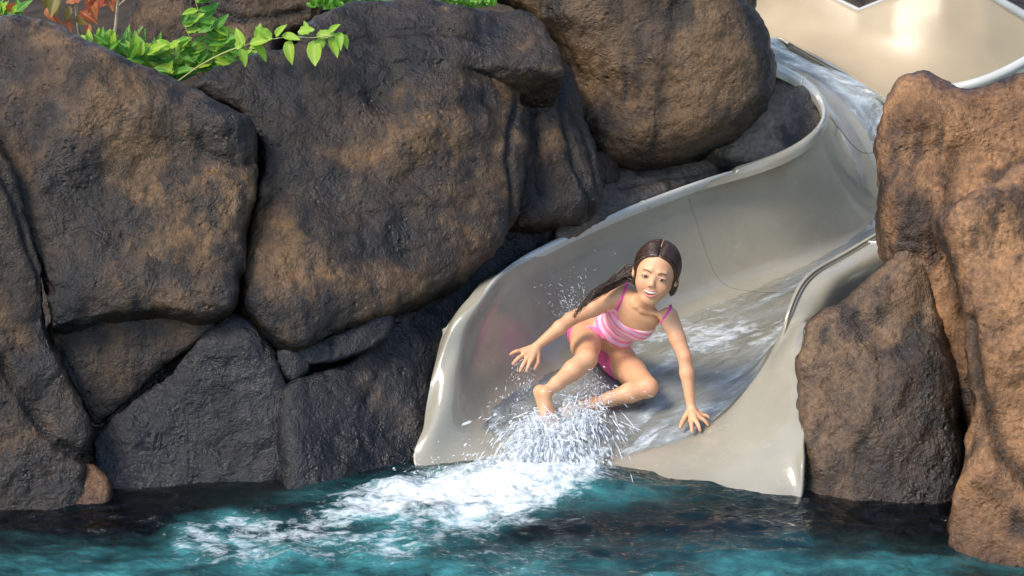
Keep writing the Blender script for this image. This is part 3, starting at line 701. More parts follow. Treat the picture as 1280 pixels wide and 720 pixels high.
# legs
hipR = P(731, 417, y=-.30); hipL = P(772, 449, y=-.30)
knR = P(733, 449, y=-.545); anR = P(681, 492, y=-.675)
knL = P(809, 484, y=-.535); anL = P(742, 505, y=-.575)
for hp, kn, an in ((hipR, knR, anR), (hipL, knL, anL)):
    B.rc(hp, hp*.5+kn*.5, .058, .049, .02); B.rc(hp*.5+kn*.5, kn, .049, .036, .016)
    e = unit(an-kn); cal = kn*.68+an*.32; bk = unit(np.cross(np.cross(e, kn-hp), e))*-1
    B.rc(kn, cal-bk*.0, .0345, .0335, .012); B.rc(cal, kn*.3+an*.7, .0335, .0235, .012); B.rc(kn*.3+an*.7, an, .0235, .0195, .01)
    B.rc(kn+unit(kn-(hp+an)/2)*.004, kn+unit(kn-(hp+an)/2)*.010, .025, .022, .015)
def foot(an, toe, up):
    d = unit(toe-an); up = unit(up-d*(up@d)); l = np.cross(d, up); L_ = np.linalg.norm(toe-an)
    hl = an-up*.026-d*.016
    B.rc(an, hl, .021, .021, .012)
    for o in (-.016, 0, .016):
        bl = an+d*(L_*.68)-up*.022+l*o
        B.rc(hl, bl, .019, .0145, .010); B.rc(an, bl, .018, .013, .010)
    for k_, o in enumerate((-.026, -.013, -.001, .0105, .0215)):
        b0 = an+d*(L_*.70-abs(o)*.25)-up*.024+l*o; r = (.0102, .0078, .0075, .0071, .0066)[k_]
        tl = (.034, .033, .030, .026, .021)[k_]
        mid = b0+d*tl*.55+up*.003
        B.rc(b0, mid, r, r*.95, .003); B.rc(mid, b0+d*tl-up*.003, r*.95, r*.85, .002)
foot(anR, P(693, 536, y=-.745), np.array([.35, -.55, .75]))
foot(anL, P(703, 505, y=-.66), np.array([.1, -.5, .85]))
# head
cam_dir = np.array([0, -math.cos(PITCH), math.sin(PITCH)])
Hc = P(819.5, 342.5, y=-.545)
def rot(v, ax, ang):
    ax = unit(ax); return v*math.cos(ang)+np.cross(ax, v)*math.sin(ang)+ax*(ax@v)*(1-math.cos(ang))
upc = np.array([0, math.sin(PITCH), math.cos(PITCH)]); xr = np.array([1.0, 0, 0])
fH = rot(cam_dir, xr, math.radians(11)); uH = rot(upc, xr, math.radians(11))     # chin down
fH = rot(fH, uH, math.radians(-9))                                              # turned to image left
uH = rot(uH, fH, math.radians(-12)); sH = np.cross(uH, fH); 
MH = np.array([sH, uH, fH])
H_ = lambda x, y, z: Hc+sH*x+uH*y+fH*z
B.el(H_(0, .024, -.016), (.0690, .081, .086), MH, .01)
B.el(H_(0, -.018, .022), (.0560, .066, .052), MH, .02)
B.el(H_(0, -.072, .044), (.024, .020, .022), MH, .022)
B.rc(H_(-.040, -.036, .003), H_(-.011, -.082, .046), .017, .0125, .02); B.rc(H_(.040, -.036, .003), H_(.011, -.082, .046), .017, .0125, .02)
for sg in (-1, 1):
    B.el(H_(sg*.032, -.032, .048), (.021, .020, .018), MH, .022)               # smiling cheeks
    B.rc(H_(sg*.014, .022, .070), H_(sg*.034, .021, .061), .004, .004, .012)     # brow
    B.el(H_(sg*.0275, .0010, .0795), (.014, .0080, .0070), MH, .009, True)         # eye socket
    B.el(H_(sg*.0275, .0, .0615), (.0150, .0105, .0125), MH, .003)               # eyelids over the eyeball
    B.el(H_(sg*.071, -.006, -.010), (.009, .026, .016), MH, .005)                # ear
    B.el(H_(sg*.076, -.004, -.004), (.005, .014, .008), MH, .003, True)
    B.el(H_(sg*.0085, -.0270, .0775), (.0050, .0042, .0055), MH, .004)            # nostril wings
B.rc(H_(0, .002, .070), H_(0, -.019, .0795), .0052, .0062, .011)
B.el(H_(0, -.0215, .0805), (.0074, .0064, .0070), MH, .007)
# smile: opening and lips
mx = lambda t: H_(.0245*t, -.0535+.0085*t*t, .0735-.0115*t*t)
for k_ in range(8):
    t0, t1 = -1+k_*.25, -1+(k_+1)*.25
    up0 = uH*(.0066*(1-abs(t0)**2)+.001); up1 = uH*(.0066*(1-abs(t1)**2)+.001)
    B.rc(mx(t0)+up0, mx(t1)+up1, .0034, .0034, .003); B.rc(mx(t0)-up0*1.3, mx(t1)-up1*1.3, .0040, .0040, .003)
for k_ in range(6):
    t0, t1 = -.84+k_*.28, -.84+(k_+1)*.28
    B.rc(mx(t0)+fH*.004, mx(t1)+fH*.004, .0014+.0048*(1-abs(t0)**2), .0014+.0048*(1-abs(t1)**2), .0015, True)
B.rc(T_(0, LT*.95, -.010), H_(0, -.040, -.022), .031, .031, .018)
BS = B.S
V, F = nets(BS, B.lo, B.h); V = smooth_mesh(V, F, 2, .4)
O = Pc-np.array([0, 0, .07])
girl = empty('person', O, label='girl in a pink striped two-piece swimsuit sliding down with hands spread on the slide', cat='person')
q = (V-Hc)@MH.T
lipd = np.abs(np.sqrt((q[:, 0]/.027)**2+((q[:, 1]+.0535-.0085*(q[:, 0]/.0245)**2)/.0118)**2))
lip = np.clip((1.06-lipd)/.2, 0, 1)*(q[:, 2] > .05)
inm = np.clip((.0055-np.abs(q[:, 1]+.0535-.0085*(q[:, 0]/.0245)**2))/.001, 0, 1)*(np.abs(q[:, 0]) < .021)*(q[:, 2] > .04)*(q[:, 2] < .0775-.012*(q[:, 0]/.0245)**2)
blush = np.exp(-(((np.abs(q[:, 0])-.034)/.016)**2+((q[:, 1]+.033)/.014)**2))*(q[:, 2] > .03)+np.exp(-((q-np.array([0, -.025, .09]))**2).sum(1)/.010**2)*.5
for k_, kk in enumerate((knR, knL, elR, elL)): blush = np.maximum(blush, .5*np.exp(-((V-kk)**2).sum(1)/.04**2))
for t in tR+tL: blush = np.maximum(blush, .7*np.exp(-((V-t)**2).sum(1)/.012**2))
me = npmesh('body', V-O, F); attr(me, 'lip', lip); attr(me, 'inner', inm); attr(me, 'blush', blush)
skin, nt, b, out = newmat('tan_skin'); N = NT(nt); gp = N.pos()
c = N.mix(N.rng(N.noise(gp, 22, 4, .6), .3, .7), (.64, .325, .165), (.72, .40, .225))
c = N.mix(N.math('MULTIPLY', N.at('blush'), .45), c, (.62, .22, .14))
c = N.mix(N.math('MULTIPLY', N.at('lip'), .75), c, (.55, .16, .14)); c = N.mix(N.at('inner'), c, (.28, .06, .05))
N.l(c, b.inputs['Base Color']); b.inputs['Subsurface Weight'].default_value = .18
b.inputs['Subsurface Radius'].default_value = (.9, .35, .2); b.inputs['Subsurface Scale'].default_value = .012
N.l(N.rng(N.noise(gp, 60, 4), .35, .65, .36, .58), b.inputs['Roughness'])
N.l(N.bump(N.noise(gp, 260, 3), .18, .002), b.inputs['Normal'])
link('body', me, skin, girl)
# ---- swimsuit, cut from the body's own surface
suit, nt, b, out = newmat('striped_swimsuit'); N = NT(nt)
tc = N.n('ShaderNodeTexCoord'); 
dt = N.n('ShaderNodeVectorMath', operation='DOT_PRODUCT'); N.l(tc.outputs['Object'], dt.inputs[0]); dt.inputs[1].default_value = tuple(aT*1.0)
w = N.math('ADD', N.math('MULTIPLY', dt.outputs['Value'], 19), N.math('MULTIPLY', N.noise(tc.outputs['Object'], 9, 3, .6), .9))
fr = N.math('FRACT', w)
cs = N.ramp(fr, [(0, (.90, .16, .34)), (.16, (.95, .42, .52)), (.30, (.95, .72, .72)), (.42, (.93, .30, .45)), (.55, (.90, .10, .32)), (.66, (.95, .55, .62)), (.76, (.55, .42, .72)), (.82, (.94, .62, .66)), (.95, (.92, .18, .38))])
N.l(cs, b.inputs['Base Color']); b.inputs['Roughness'].default_value = .55; b.inputs['Sheen Weight'].default_value = .3
N.l(N.bump(N.noise(tc.outputs['Object'], 40, 4), .3, .004), b.inputs['Normal'])
pinkm = flat_mat('pink_swimsuit_bottom', (.86, .13, .33), .55, .4, .35, 16, .3, 60)
hot = flat_mat('hot_pink_binding', (.86, .07, .36), .5)
ax = [B.lo[i]+np.arange(B.n[i], dtype=np.float32)*B.h for i in range(3)]
def region(lo, hi):
    sl, g = B.box(lo, hi); return sl, g, g[0, 0, 0].astype(float)
lo_, hi_ = Pc-.26, Pc+.26
lo_ = np.minimum(Pc, Nk)-.13; hi_ = np.maximum(Pc, Nk)+.13
sl, g, org = region(lo_, hi_)
qt = (g-Pc)@MT.T; S0 = BS[sl]
armd = np.minimum(np.linalg.norm(g-shR, axis=-1), np.linalg.norm(g-shL, axis=-1))-.043
def cloth(off, reg): return np.maximum(S0-off, reg).astype(np.float32)
sx_, ax_, fx_ = qt[..., 0], qt[..., 1], qt[..., 2]
neckl = LT*.735-.022*np.exp(-(sx_/.045)**2)+.004; hem = .108+.0*sx_
legz = np.minimum.reduce([np.linalg.norm(g-(hp+(kn-hp)*t), axis=-1)-r for hp, kn in ((hipR, knR), (hipL, knL)) for t, r in ((.50, .068), (.78, .078), (1.05, .09))])
regT = np.maximum.reduce([ax_-neckl, hem-ax_, -armd-.006, -legz-.035, np.abs(sx_)-.12, np.abs(fx_)-.068])
V, F = nets(cloth(.0042, regT), org, B.h); V, F = biggest(V, F); V = smooth_mesh(V, F, 3, .5); link('swimsuit_top', npmesh('swimsuit_top', V-O, F), suit, girl)
waist = .040+.012*np.clip(np.abs(sx_)/.08, 0, 1)
regB = np.maximum.reduce([ax_-waist, -.085-ax_, -legz, fx_-.095, np.abs(sx_)-.12])
V, F = nets(cloth(.0040, regB), org, B.h)
V, F = biggest(V, F); V = smooth_mesh(V, F, 3, .5); link('swimsuit_bottom', npmesh('swimsuit_bottom', V-O, F), pinkm, girl)
# straps follow the skin
def field_at(p):
    i = np.clip(((p-B.lo)/B.h), 1, B.n-2); i0 = np.floor(i).astype(int); f = i-i0; r = 0
    for dx in (0, 1):
        for dy in (0, 1):
            for dz in (0, 1):
                wgt = (f[0] if dx else 1-f[0])*(f[1] if dy else 1-f[1])*(f[2] if dz else 1-f[2]); r += wgt*BS[i0[0]+dx, i0[1]+dy, i0[2]+dz]
    return r
def onskin(p, off=0.0):
    p = np.array(p, float)
    for _ in range(12):
        v = field_at(p)-off; e = .003
        gr = np.array([field_at(p+d)-field_at(p-d) for d in np.eye(3)*e]); gr /= max(np.linalg.norm(gr), 1e-6)
        p = p-gr*v*.8
    return p, gr
def ribbon(guide, wdt, off, n=5):
    pts = cr(guide, n); L_ = []; 
    for p in pts: L_.append(onskin(p, off))
    C_ = np.array([a for a, _ in L_]); G_ = np.array([g_ for _, g_ in L_])
    T__ = np.gradient(C_, axis=0); T__ /= np.linalg.norm(T__, axis=1)[:, None]; S_ = np.cross(T__, G_)
    V = np.concatenate([C_-S_*wdt-G_*.002, C_-S_*wdt*.8+G_*.0015, C_+S_*wdt*.8+G_*.0015, C_+S_*wdt-G_*.002], 1).reshape(-1, 3)
    n_ = len(C_); F = [(i*4+a, i*4+a+1, i*4+a+5, i*4+a+4) for i in range(n_-1) for a in range(3)]
    return V, np.array(F)
def hit(px, py, off):
    d = ray(px, py); t = 7.2
    for _ in range(400):
        p = CAM+d*t
        if np.all(p > B.lo+.01) and np.all(p < B.lo+(B.n-2)*B.h) and field_at(p) < off: break
        t += .003
    else: return None
    e = .004; gr = np.array([field_at(p+q_)-field_at(p-q_) for q_ in np.eye(3)*e]); return p, gr/max(np.linalg.norm(gr), 1e-6)
for gd in ([(771,388),(774,380),(778,371),(781,363),(783.5,356),(785,350)], [(821,412),(826,404),(831,396),(836,389),(840,383),(843,378)]):
    hs_ = [hit(a, c, .001) for a, c in cr(gd, 3)]; hs_ = [h_ for h_ in hs_ if h_ is not None]
    C_ = np.array([a for a, _ in hs_]); G_ = np.array([g_ for _, g_ in hs_])
    for _ in range(2): C_[1:-1] = C_[1:-1]*.5+(C_[:-2]+C_[2:])*.25
    tail_ = C_[-1]+np.array([[.0, .018, .004], [.0, .040, -.004], [0, .06, -.02]]); C_ = np.vstack([C_, tail_]); G_ = np.vstack([G_, [[0, -.3, .95], [0, .3, .95], [0, .6, .8]]])
    T__ = np.gradient(C_, axis=0); T__ /= np.linalg.norm(T__, axis=1)[:, None]; S_ = np.cross(T__, G_); S_ /= np.linalg.norm(S_, axis=1)[:, None]
    V = np.concatenate([C_-S_*.0048-G_*.002, C_-S_*.004+G_*.0022, C_+S_*.004+G_*.0022, C_+S_*.0048-G_*.002], 1).reshape(-1, 3); n_ = len(C_)
    F = np.array([(i_*4+a, i_*4+a+1, i_*4+a+5, i_*4+a+4) for i_ in range(n_-1) for a in range(3)])
    link('strap', npmesh('strap', V-O, F), hot, girl)
# ---- eyes, brows, teeth
eyew = flat_mat('eye_white', (.80, .76, .72), .12); iris = flat_mat('dark_iris', (.03, .016, .010), .08); hairm0 = flat_mat('brow_hair', (.15, .075, .045), .7)
def ball(c, r, M=np.eye(3), n=14, m=10):
    th = np.linspace(0, 2*math.pi, n, endpoint=False); ph = np.linspace(.02, math.pi-.02, m)
    T1, P1 = np.meshgrid(th, ph); q = np.stack([np.sin(P1)*np.cos(T1), np.sin(P1)*np.sin(T1), np.cos(P1)], -1).reshape(-1, 3)*np.asarray(r)
    V = q@np.array(M)+c
    F = np.array([(j*n+i, j*n+(i+1) % n, (j+1)*n+(i+1) % n, (j+1)*n+i) for j in range(m-1) for i in range(n)])
    return V, F
for sg in (-1, 1):
    ec = H_(sg*.0275, .0002, .0655)
    mb = MB(); mb.add(*ball(ec, (.0116, .0045, .0100), MH)); V = np.vstack(mb.V); link('eye', npmesh('eye', V-O, mb.F[0]), eyew, girl)
    mb = MB(); mb.add(*ball(ec+fH*.0083+sH*.0008-uH*.0002, (.0052, .0044, .0024), MH)); link('iris', npmesh('iris', np.vstack(mb.V)-O, mb.F[0]), iris, girl)
    arc = [ec+sH*(sg*t*.0135)+uH*(.0045*(1-t*t)-.0004+ .001*t*sg*0)+fH*(.0100-.0045*t*t) for t in np.linspace(-1, 1.1, 9)]
    V, F = sweep(arc, [.0005, .0009, .0012, .0013, .0014, .0014, .0013, .0011, .0006], 6); link('eyelashes', npmesh('eyelashes', V-O, F), hairm0, girl)
    arc = [ec-uH*(.0040*(1-t*t))+sH*(sg*t*.0125)+fH*(.0095-.0045*t*t) for t in np.linspace(-1, 1, 7)]
    V, F = sweep(arc, .0006, 5); link('lower_lashes', npmesh('lower_lashes', V-O, F), hairm0, girl)
    br = [onskin(H_(sg*x, y, z), .0004)[0] for x, y, z in [(.0125, .0165, .075), (.019, .0195, .075), (.027, .0210, .072), (.035, .0195, .066), (.041, .0155, .060)]]
    V, F = sweep(cr(br, 3), np.interp(np.arange(13), [0, 4, 12], [.0015, .0021, .0008]), 6); link('eyebrow', npmesh('eyebrow', V-O, F), hairm0, girl)
teeth = flat_mat('teeth', (.78, .75, .68), .2)
for k_ in range(8):
    t = (k_-3.5)/3.5*.70; c_ = mx(t)+fH*.0008+uH*(.0030-.0016*t*t); mb = MB(); mb.add(*ball(c_, (.0046, .0038*(1-.4*t*t), .0015), MH, 10, 7)); link('tooth', npmesh('tooth', np.vstack(mb.V)-O, mb.F[0]), teeth, girl)
# ---- wet dark hair: cap combed back from a centre parting, tail flung out behind the shoulder
hair, nt, b, out = newmat('wet_brown_hair'); N = NT(nt)
N.l(N.mix(N.noise(N.pos(), 90, 4, .6), (.012, .006, .004), (.070, .033, .018)), b.inputs['Base Color'])
b.inputs['Roughness'].default_value = .36; b.inputs['Specular IOR Level'].default_value = .5
sl, g, org = region(Hc-.13, Hc+.13)
qh = (g-Hc)@MH.T; hx, hy, hz = qh[..., 0], qh[..., 1], qh[..., 2]
def ell(q, c, r):
    p = q-np.array(c); r = np.array(r); k0 = np.linalg.norm(p/r, axis=-1); return k0*(k0-1)/np.maximum(np.linalg.norm(p/(r*r), axis=-1), 1e-6)
cap = ell(qh, (0, .024, -.018), (.0785, .0895, .0925))
cap2 = np.minimum(cap, ell(qh, (.066, -.020, -.022), (.014, .045, .022))); cap2 = np.minimum(cap2, ell(qh, (-.062, -.020, -.030), (.014, .040, .026)))
ang = np.arctan2(hz+.018, hy-.02); 
cap2 = cap2 + .0014*np.sin(ang*46+5*np.sin(hx*60)) + .0009*np.sin(ang*97) + .005*np.exp(-((hx)/.0028)**2)*(hy > .04)
zl = np.interp(hy, [-.09, -.03, .0, .025, .045, .060, .072, .10], [-.030, .008, .018, .031, .042, .052, .072, .14])
zl = zl + .012*np.clip(np.abs(hx)/.05, 0, 1)*(hy > .02)*0 - .012*np.exp(-(hx/.02)**2)*(hy > .03)
hs = np.maximum(cap2, (hz-zl)*.8)
V, F = nets(hs.astype(np.float32), org, B.h); V = smooth_mesh(V, F, 1, .4)
ho = link('hair', npmesh('hair', V-O, F), hair, girl)
mb = MB(); R2 = random.Random(5)
ec_, er = np.array((0, .024, -.018)), np.array((.0795, .0905, .094))
for k_ in range(380):
    sg = -1 if k_ % 2 else 1; z0 = R2.uniform(-.05, .075)
    st_ = unit(np.array([sg*.055, 1.0, (z0+.018)/.094*1.15])); en = unit(np.array([sg*R2.uniform(-.2, .5), -.55+R2.uniform(-.15, .1), -.75])); side = np.array([sg, .12, .45*(z0 > 0)])
    pts = []
    for t in np.linspace(0, 1, 12):
        d = unit(st_*(1-t)+en*t+side*math.sin(math.pi*t)*.75+np.array([0, 0, 1])*.004*R2.uniform(-1, 1))
        pts.append(Hc+MH.T@(ec_+d*er))
    V, F = sweep(pts, np.interp(np.arange(12), [0, 2, 12], [.0004, .0013, .0009]), 4); mb.add(V-O, F)
sh = mb.mesh('hair_strands'); link('hair_strands', sh, hair, girl)
part_ = [Hc+MH.T@(ec_+unit(np.array([0, 1.0, z_]))*(er+.0010)) for z_ in np.linspace(-.5, .66, 14)]
V, F = sweep(part_, np.linspace(.0008, .0014, 14), 6); link('hair_parting', npmesh('hair_parting', V-O, F), skin, girl)
mb = MB()
tail = [H_(-.048, -.028, -.045), P(786, 341, y=-.47), P(772, 350, y=-.475), P(756, 360, y=-.50), P(741, 370, y=-.53), P(727, 382, y=-.545), P(717, 396, y=-.55)]
tb = cr(tail, 5); nT = len(tb)
for k_ in range(150):
    o = np.array([R2.gauss(0, 1), R2.gauss(0, 1), R2.gauss(0, 1)])*.0092; ph = R2.uniform(0, 6); ln = R2.randint(int(nT*.55), nT)
    if k_ % 9 == 0: o = o*1.5
    wdt = np.interp(np.arange(nT), [0, 6, 14, nT-1], [1.3, 1.0, .62, .40])[:, None]
    wav = np.stack([np.sin(np.arange(nT)*.42+ph), np.cos(np.arange(nT)*.37+ph*2), np.sin(np.arange(nT)*.5+ph)], 1)*.0034
    V, F = sweep((tb+o*wdt+wav)[:ln], np.linspace(.0024, .0004, ln), 6); mb.add(V-O, F)
for k_, gd in enumerate(([P(748,352,y=-.52), P(752,362,y=-.545), P(748,372,y=-.55), P(742,376,y=-.545), P(738,370,y=-.54)], [P(728,366,y=-.53), P(722,380,y=-.54), P(718,393,y=-.545), P(719,400,y=-.55)])):
    V, F = sweep(cr(gd, 5), .0007, 5); mb.add(V-O, F)
link('hair_tail', mb.mesh('hair_tail'), hair, girl)
# ================================================================== SPLASH
spl, nt, b, out = newmat('splash_froth'); N = NT(nt); gp = N.pos()
b.inputs['Base Color'].default_value = (.82, .87, .90, 1); b.inputs['Roughness'].default_value = .22; b.inputs['Specular IOR Level'].default_value = .6
b.inputs['Transmission Weight'].default_value = 0
N.l(N.bump(N.noise(gp, 70, 5, .7, .6), .8, .012), b.inputs['Normal'])
tr = N.n('ShaderNodeBsdfTransparent'); mx_ = N.n('ShaderNodeMixShader')
al = N.rng(N.noise(gp, 42, 6, .72, 1.2), .36, .66, .05, .85)
N.l(al, mx_.inputs[0]); N.l(tr.outputs[0], mx_.inputs[1]); N.l(b.outputs[0], mx_.inputs[2]); N.l(mx_.outputs[0], out.inputs['Surface'])
drop_m, nt, b, out = newmat('water_drops'); N = NT(nt)
b.inputs['Base Color'].default_value = (.86, .91, .94, 1); b.inputs['Roughness'].default_value = .08
tr = N.n('ShaderNodeBsdfTransparent'); mx_ = N.n('ShaderNodeMixShader'); mx_.inputs[0].default_value = .42
N.l(tr.outputs[0], mx_.inputs[1]); N.l(b.outputs[0], mx_.inputs[2]); N.l(mx_.outputs[0], out.inputs['Surface'])
# broken curtain of white water between the feet and the pool
c_pts = [(P(688,535,y=-.74), .050), (P(672,560,y=-.80), .065), (P(700,575,y=-.84), .070), (P(655,585,y=-.90), .070), (P(620,598,y=-.95), .055), (P(740,570,y=-.80), .050), (P(735,535,y=-.72), .035), (P(712,512,y=-.66), .030), (P(590,606,y=-1.0), .045), (P(670,605,y=-1.02), .06), (P(730,600,y=-.98), .055), (P(645,560,y=-.80), .045)]
Fd = Field((-.28, -1.2, -.06), (.42, -.55, .30), .0048)
for c_, r in c_pts: Fd.el(c_, (r, r, r*.8), np.eye(3), .03)
ax = [Fd.lo[i]+np.arange(Fd.n[i])*Fd.h for i in range(3)]
g = np.stack(np.meshgrid(*ax, indexing='ij'), -1)
nz = fbm(g*np.array([16, 16, 11.0]), 4, .6)+.5*fbm(g*42, 2, .6)
S_ = Fd.S+nz*.058+.000
V, F = nets(S_.astype(np.float32), Fd.lo, Fd.h)
link('splash', npmesh('splash', V, F), spl, kind='stuff')
# flying drops on their arcs
ico_v = np.array([(0,0,1),(.894,0,.447),(.276,.851,.447),(-.724,.526,.447),(-.724,-.526,.447),(.276,-.851,.447),(.724,.526,-.447),(-.276,.851,-.447),(-.894,0,-.447),(-.276,-.851,-.447),(.724,-.526,-.447),(0,0,-1)])
ico_f = np.array([(0,1,2),(0,2,3),(0,3,4),(0,4,5),(0,5,1),(1,6,2),(2,7,3),(3,8,4),(4,9,5),(5,10,1),(2,6,7),(3,7,8),(4,8,9),(5,9,10),(1,10,6),(6,11,7),(7,11,8),(8,11,9),(9,11,10),(10,11,6)])
def drops(name, src, vel, spread, n, tmax, rmin, rmax, seed, str_=2.2, zmin=.0):
    R3 = np.random.RandomState(seed); mb = MB()
    for k_ in range(n):
        s0 = src[R3.randint(len(src))]+R3.normal(0, .018, 3); v = np.array(vel)+R3.normal(0, 1, 3)*np.array(spread); t = R3.rand()**.8*tmax
        p = s0+v*t-np.array([0, 0, 4.9])*t*t
        if p[2] < zmin: continue
        w = v-np.array([0, 0, 9.8])*t; d = unit(w); r = rmin+(rmax-rmin)*R3.rand()**3.2; stk = R3.rand() < .6
        a = unit(np.cross(d, [.3, .9, .2])); c_ = np.cross(d, a); st_ = 1+(str_-1)*R3.rand()
        if stk: st_ *= 4.5; r *= .5
        V = p+(ico_v[:, :1]*a+ico_v[:, 1:2]*c_+ico_v[:, 2:]*d*st_)*r
        mb.add(V, ico_f)
    link(name, mb.mesh(name), drop_m, kind='stuff')
ft = [P(684,550,y=-.78), P(668,534,y=-.74), P(706,552,y=-.78), P(735,520,y=-.66)]
drops('splash_drops', ft, (-.15, -.6, .45), (.50, .35, .38), 6500, .25, .0008, .0058, 1, 4.0)
drops('splash_drops', [P(715,510,y=-.64), P(745,500,y=-.58), P(730,480,y=-.55)], (.1, -.2, .5), (.35, .25, .35), 1400, .17, .0008, .0030, 2, 3.0, .10)
drops('splash_drops', [P(652,456,y=-.60), P(660,470,y=-.60)], (-.05, -.1, .0), (.28, .15, .25), 200, .16, .0010, .0030, 3, 2.0, .10)
drops('splash_drops', [P(715,400,y=-.25), P(730,395,y=-.2)], (-.15, .1, 1.1), (.25, .15, .35), 420, .24, .0008, .0026, 4, 2.2, .2)
drops('splash_drops', [P(620,605,y=-1.0), P(540,610,y=-1.02), P(680,600,y=-1.0), P(580,606,y=-1.02)], (-.1, -.1, .6), (.45, .25, .4), 1600, .16, .0008, .0032, 5, 2.0)

# ================================================================== PLANTS
def leaf_mat(name, c1, c2, vein):
    m, nt, b, out = newmat(name); N = NT(nt); tc = N.n('ShaderNodeTexCoord').outputs['Object']
    sp = N.n('ShaderNodeSeparateXYZ'); N.l(tc, sp.inputs[0])
    rib = N.rng(N.math('ABSOLUTE', sp.outputs['Y']), 0, .05, 1, 0)
    info = N.n('ShaderNodeObjectInfo').outputs['Random']
    c = N.mix(N.math('ADD', N.math('MULTIPLY', info, .6), N.math('MULTIPLY', N.noise(N.pos(), 45, 3), .5)), c1, c2)
    c = N.mix(N.math('MULTIPLY', rib, .7), c, vein)
    wv = N.math('SINE', N.math('MULTIPLY', N.math('SUBTRACT', sp.outputs['X'], N.math('ABSOLUTE', sp.outputs['Y'])), 60))
    N.l(c, b.inputs['Base Color']); b.inputs['Roughness'].default_value = .38
    N.l(N.bump(wv, .25, .02), b.inputs['Normal'])
    tl = N.n('ShaderNodeBsdfTranslucent'); N.l(c, tl.inputs['Color']); mm = N.n('ShaderNodeMixShader'); mm.inputs[0].default_value = .35
    N.l(b.outputs[0], mm.inputs[1]); N.l(tl.outputs[0], mm.inputs[2]); N.l(mm.outputs[0], out.inputs['Surface']); return m
L_lime = leaf_mat('lime_leaf', (.20, .42, .02), (.38, .55, .05), (.50, .62, .12))
L_green = leaf_mat('green_leaf', (.04, .20, .015), (.14, .38, .03), (.25, .45, .08))
L_red = leaf_mat('red_leaf', (.28, .035, .02), (.50, .14, .03), (.60, .30, .10))
L_olive = leaf_mat('olive_leaf', (.12, .14, .02), (.30, .20, .04), (.45, .22, .08))
stemm = flat_mat('pale_green_stem', (.36, .38, .12), .6); barkm = flat_mat('pale_bark', (.42, .34, .24), .8, .3, .3, 60, .6, 200)
def leaf_mesh(name, wr, droop, cup, tipp, wave=0.0, n=8):
    V = []; F = []
    for i in range(n+1):
        t = i/n; w = wr*(math.sin(math.pi*t**tipp)**.8 if 0 < t < 1 else 0.012); z = -droop*t*t
        for j, s_ in enumerate((-1, -.5, 0, .5, 1)):
            V.append((t, s_*w, z+cup*abs(s_)*w+wave*math.sin(t*22+s_*2)*abs(s_)*w))
    for i in range(n):
        for j in range(4): a = i*5+j; F.append((a, a+5, a+6, a+1))
    return npmesh(name, V, F)
def leafset(mat, wr, tipp=.8):
    out_ = []
    for k_ in range(4):
        me = leaf_mesh('leaf', wr*(.9+.08*k_), (.05, .22, .38, .12)[k_], (.5, .35, .6, .2)[k_], tipp, (.0, .2, .1, .3)[k_]); me.materials.append(mat); out_.append(me)
    return out_
LS = {'lime': leafset(L_lime, .24), 'green': leafset(L_green, .20), 'blade': leafset(L_green, .11, .62), 'red': leafset(L_red, .26, .75), 'olive': leafset(L_olive, .30, .75)}
from mathutils import Matrix
R4 = random.Random(21)
def put_leaf(parent, base, d, size, kind, nrm=None):
    d = Vector(unit(np.array(d, float))); nrm = Vector(nrm) if nrm is not None else Vector((R4.uniform(-.5, .5), -.75, .75+R4.uniform(-.3, .3)))
    z = (nrm-d*nrm.dot(d)).normalized(); y = z.cross(d); M = Matrix((d, y, z)).transposed().to_4x4()
    o = bpy.data.objects.new('leaf', R4.choice(LS[kind])); COL.objects.link(o); o.parent = parent
    o.matrix_local = Matrix.Translation(Vector(base)-parent.location) @ M @ Matrix.Scale(size, 4)
def scr(ang, dep=0.0):
    a = math.radians(ang); return np.array([1.0, 0, 0])*math.cos(a)+upc*math.sin(a)+cam_dir*dep
def stem(parent, pts, r0, r1, mat):
    c_ = cr(pts, 5); V, F = sweep(c_, np.linspace(r0, r1, len(c_)), 7); link('stem', npmesh('stem', V-np.array(parent.location), F), mat, parent); return c_
def plant(name, base, label, cat='plant', group=None): return empty(name, base, label=label, cat=cat, group=group)
# overhanging sprig
y0 = -.16
pl = plant('leafy_sprig', P(222,102,y=y0), 'long arching stem with lime green leaves hanging over the middle boulder')
stem(pl, [P(a, c, y=y) for a, c, y in [(222,102,-.12),(250,82,-.16),(278,67,-.2),(305,57,-.22),(332,51,-.24),(360,46,-.26),(390,47,-.27),(415,44,-.28)]], .0032, .0016, stemm)
for a, c, ang, ln in [(392,50,-80,.085),(362,50,-95,.075),(412,46,-75,.080),(424,40,-85,.055),(352,44,-15,.065),(372,40,15,.060),(395,44,10,.065),(410,42,40,.050),(340,48,150,.060),(345,46,60,.050),(330,52,-150,.050),(312,55,20,.080),(318,56,-40,.065),(305,58,120,.060),(300,60,-70,.060),(322,52,75,.055),(296,62,60,.05),(385,44,110,.045),(404,46,-110,.06),(428,42,-60,.05)]:
    put_leaf(pl, P(a, c, y=y0-.10), scr(ang+R4.uniform(-8, 8), R4.uniform(0, .5)), ln*R4.uniform(.95, 1.15), 'lime')
pl = plant('leafy_shrub', P(262,98,y=-.02), 'upright bright green shrub growing from the gap between the two big boulders')
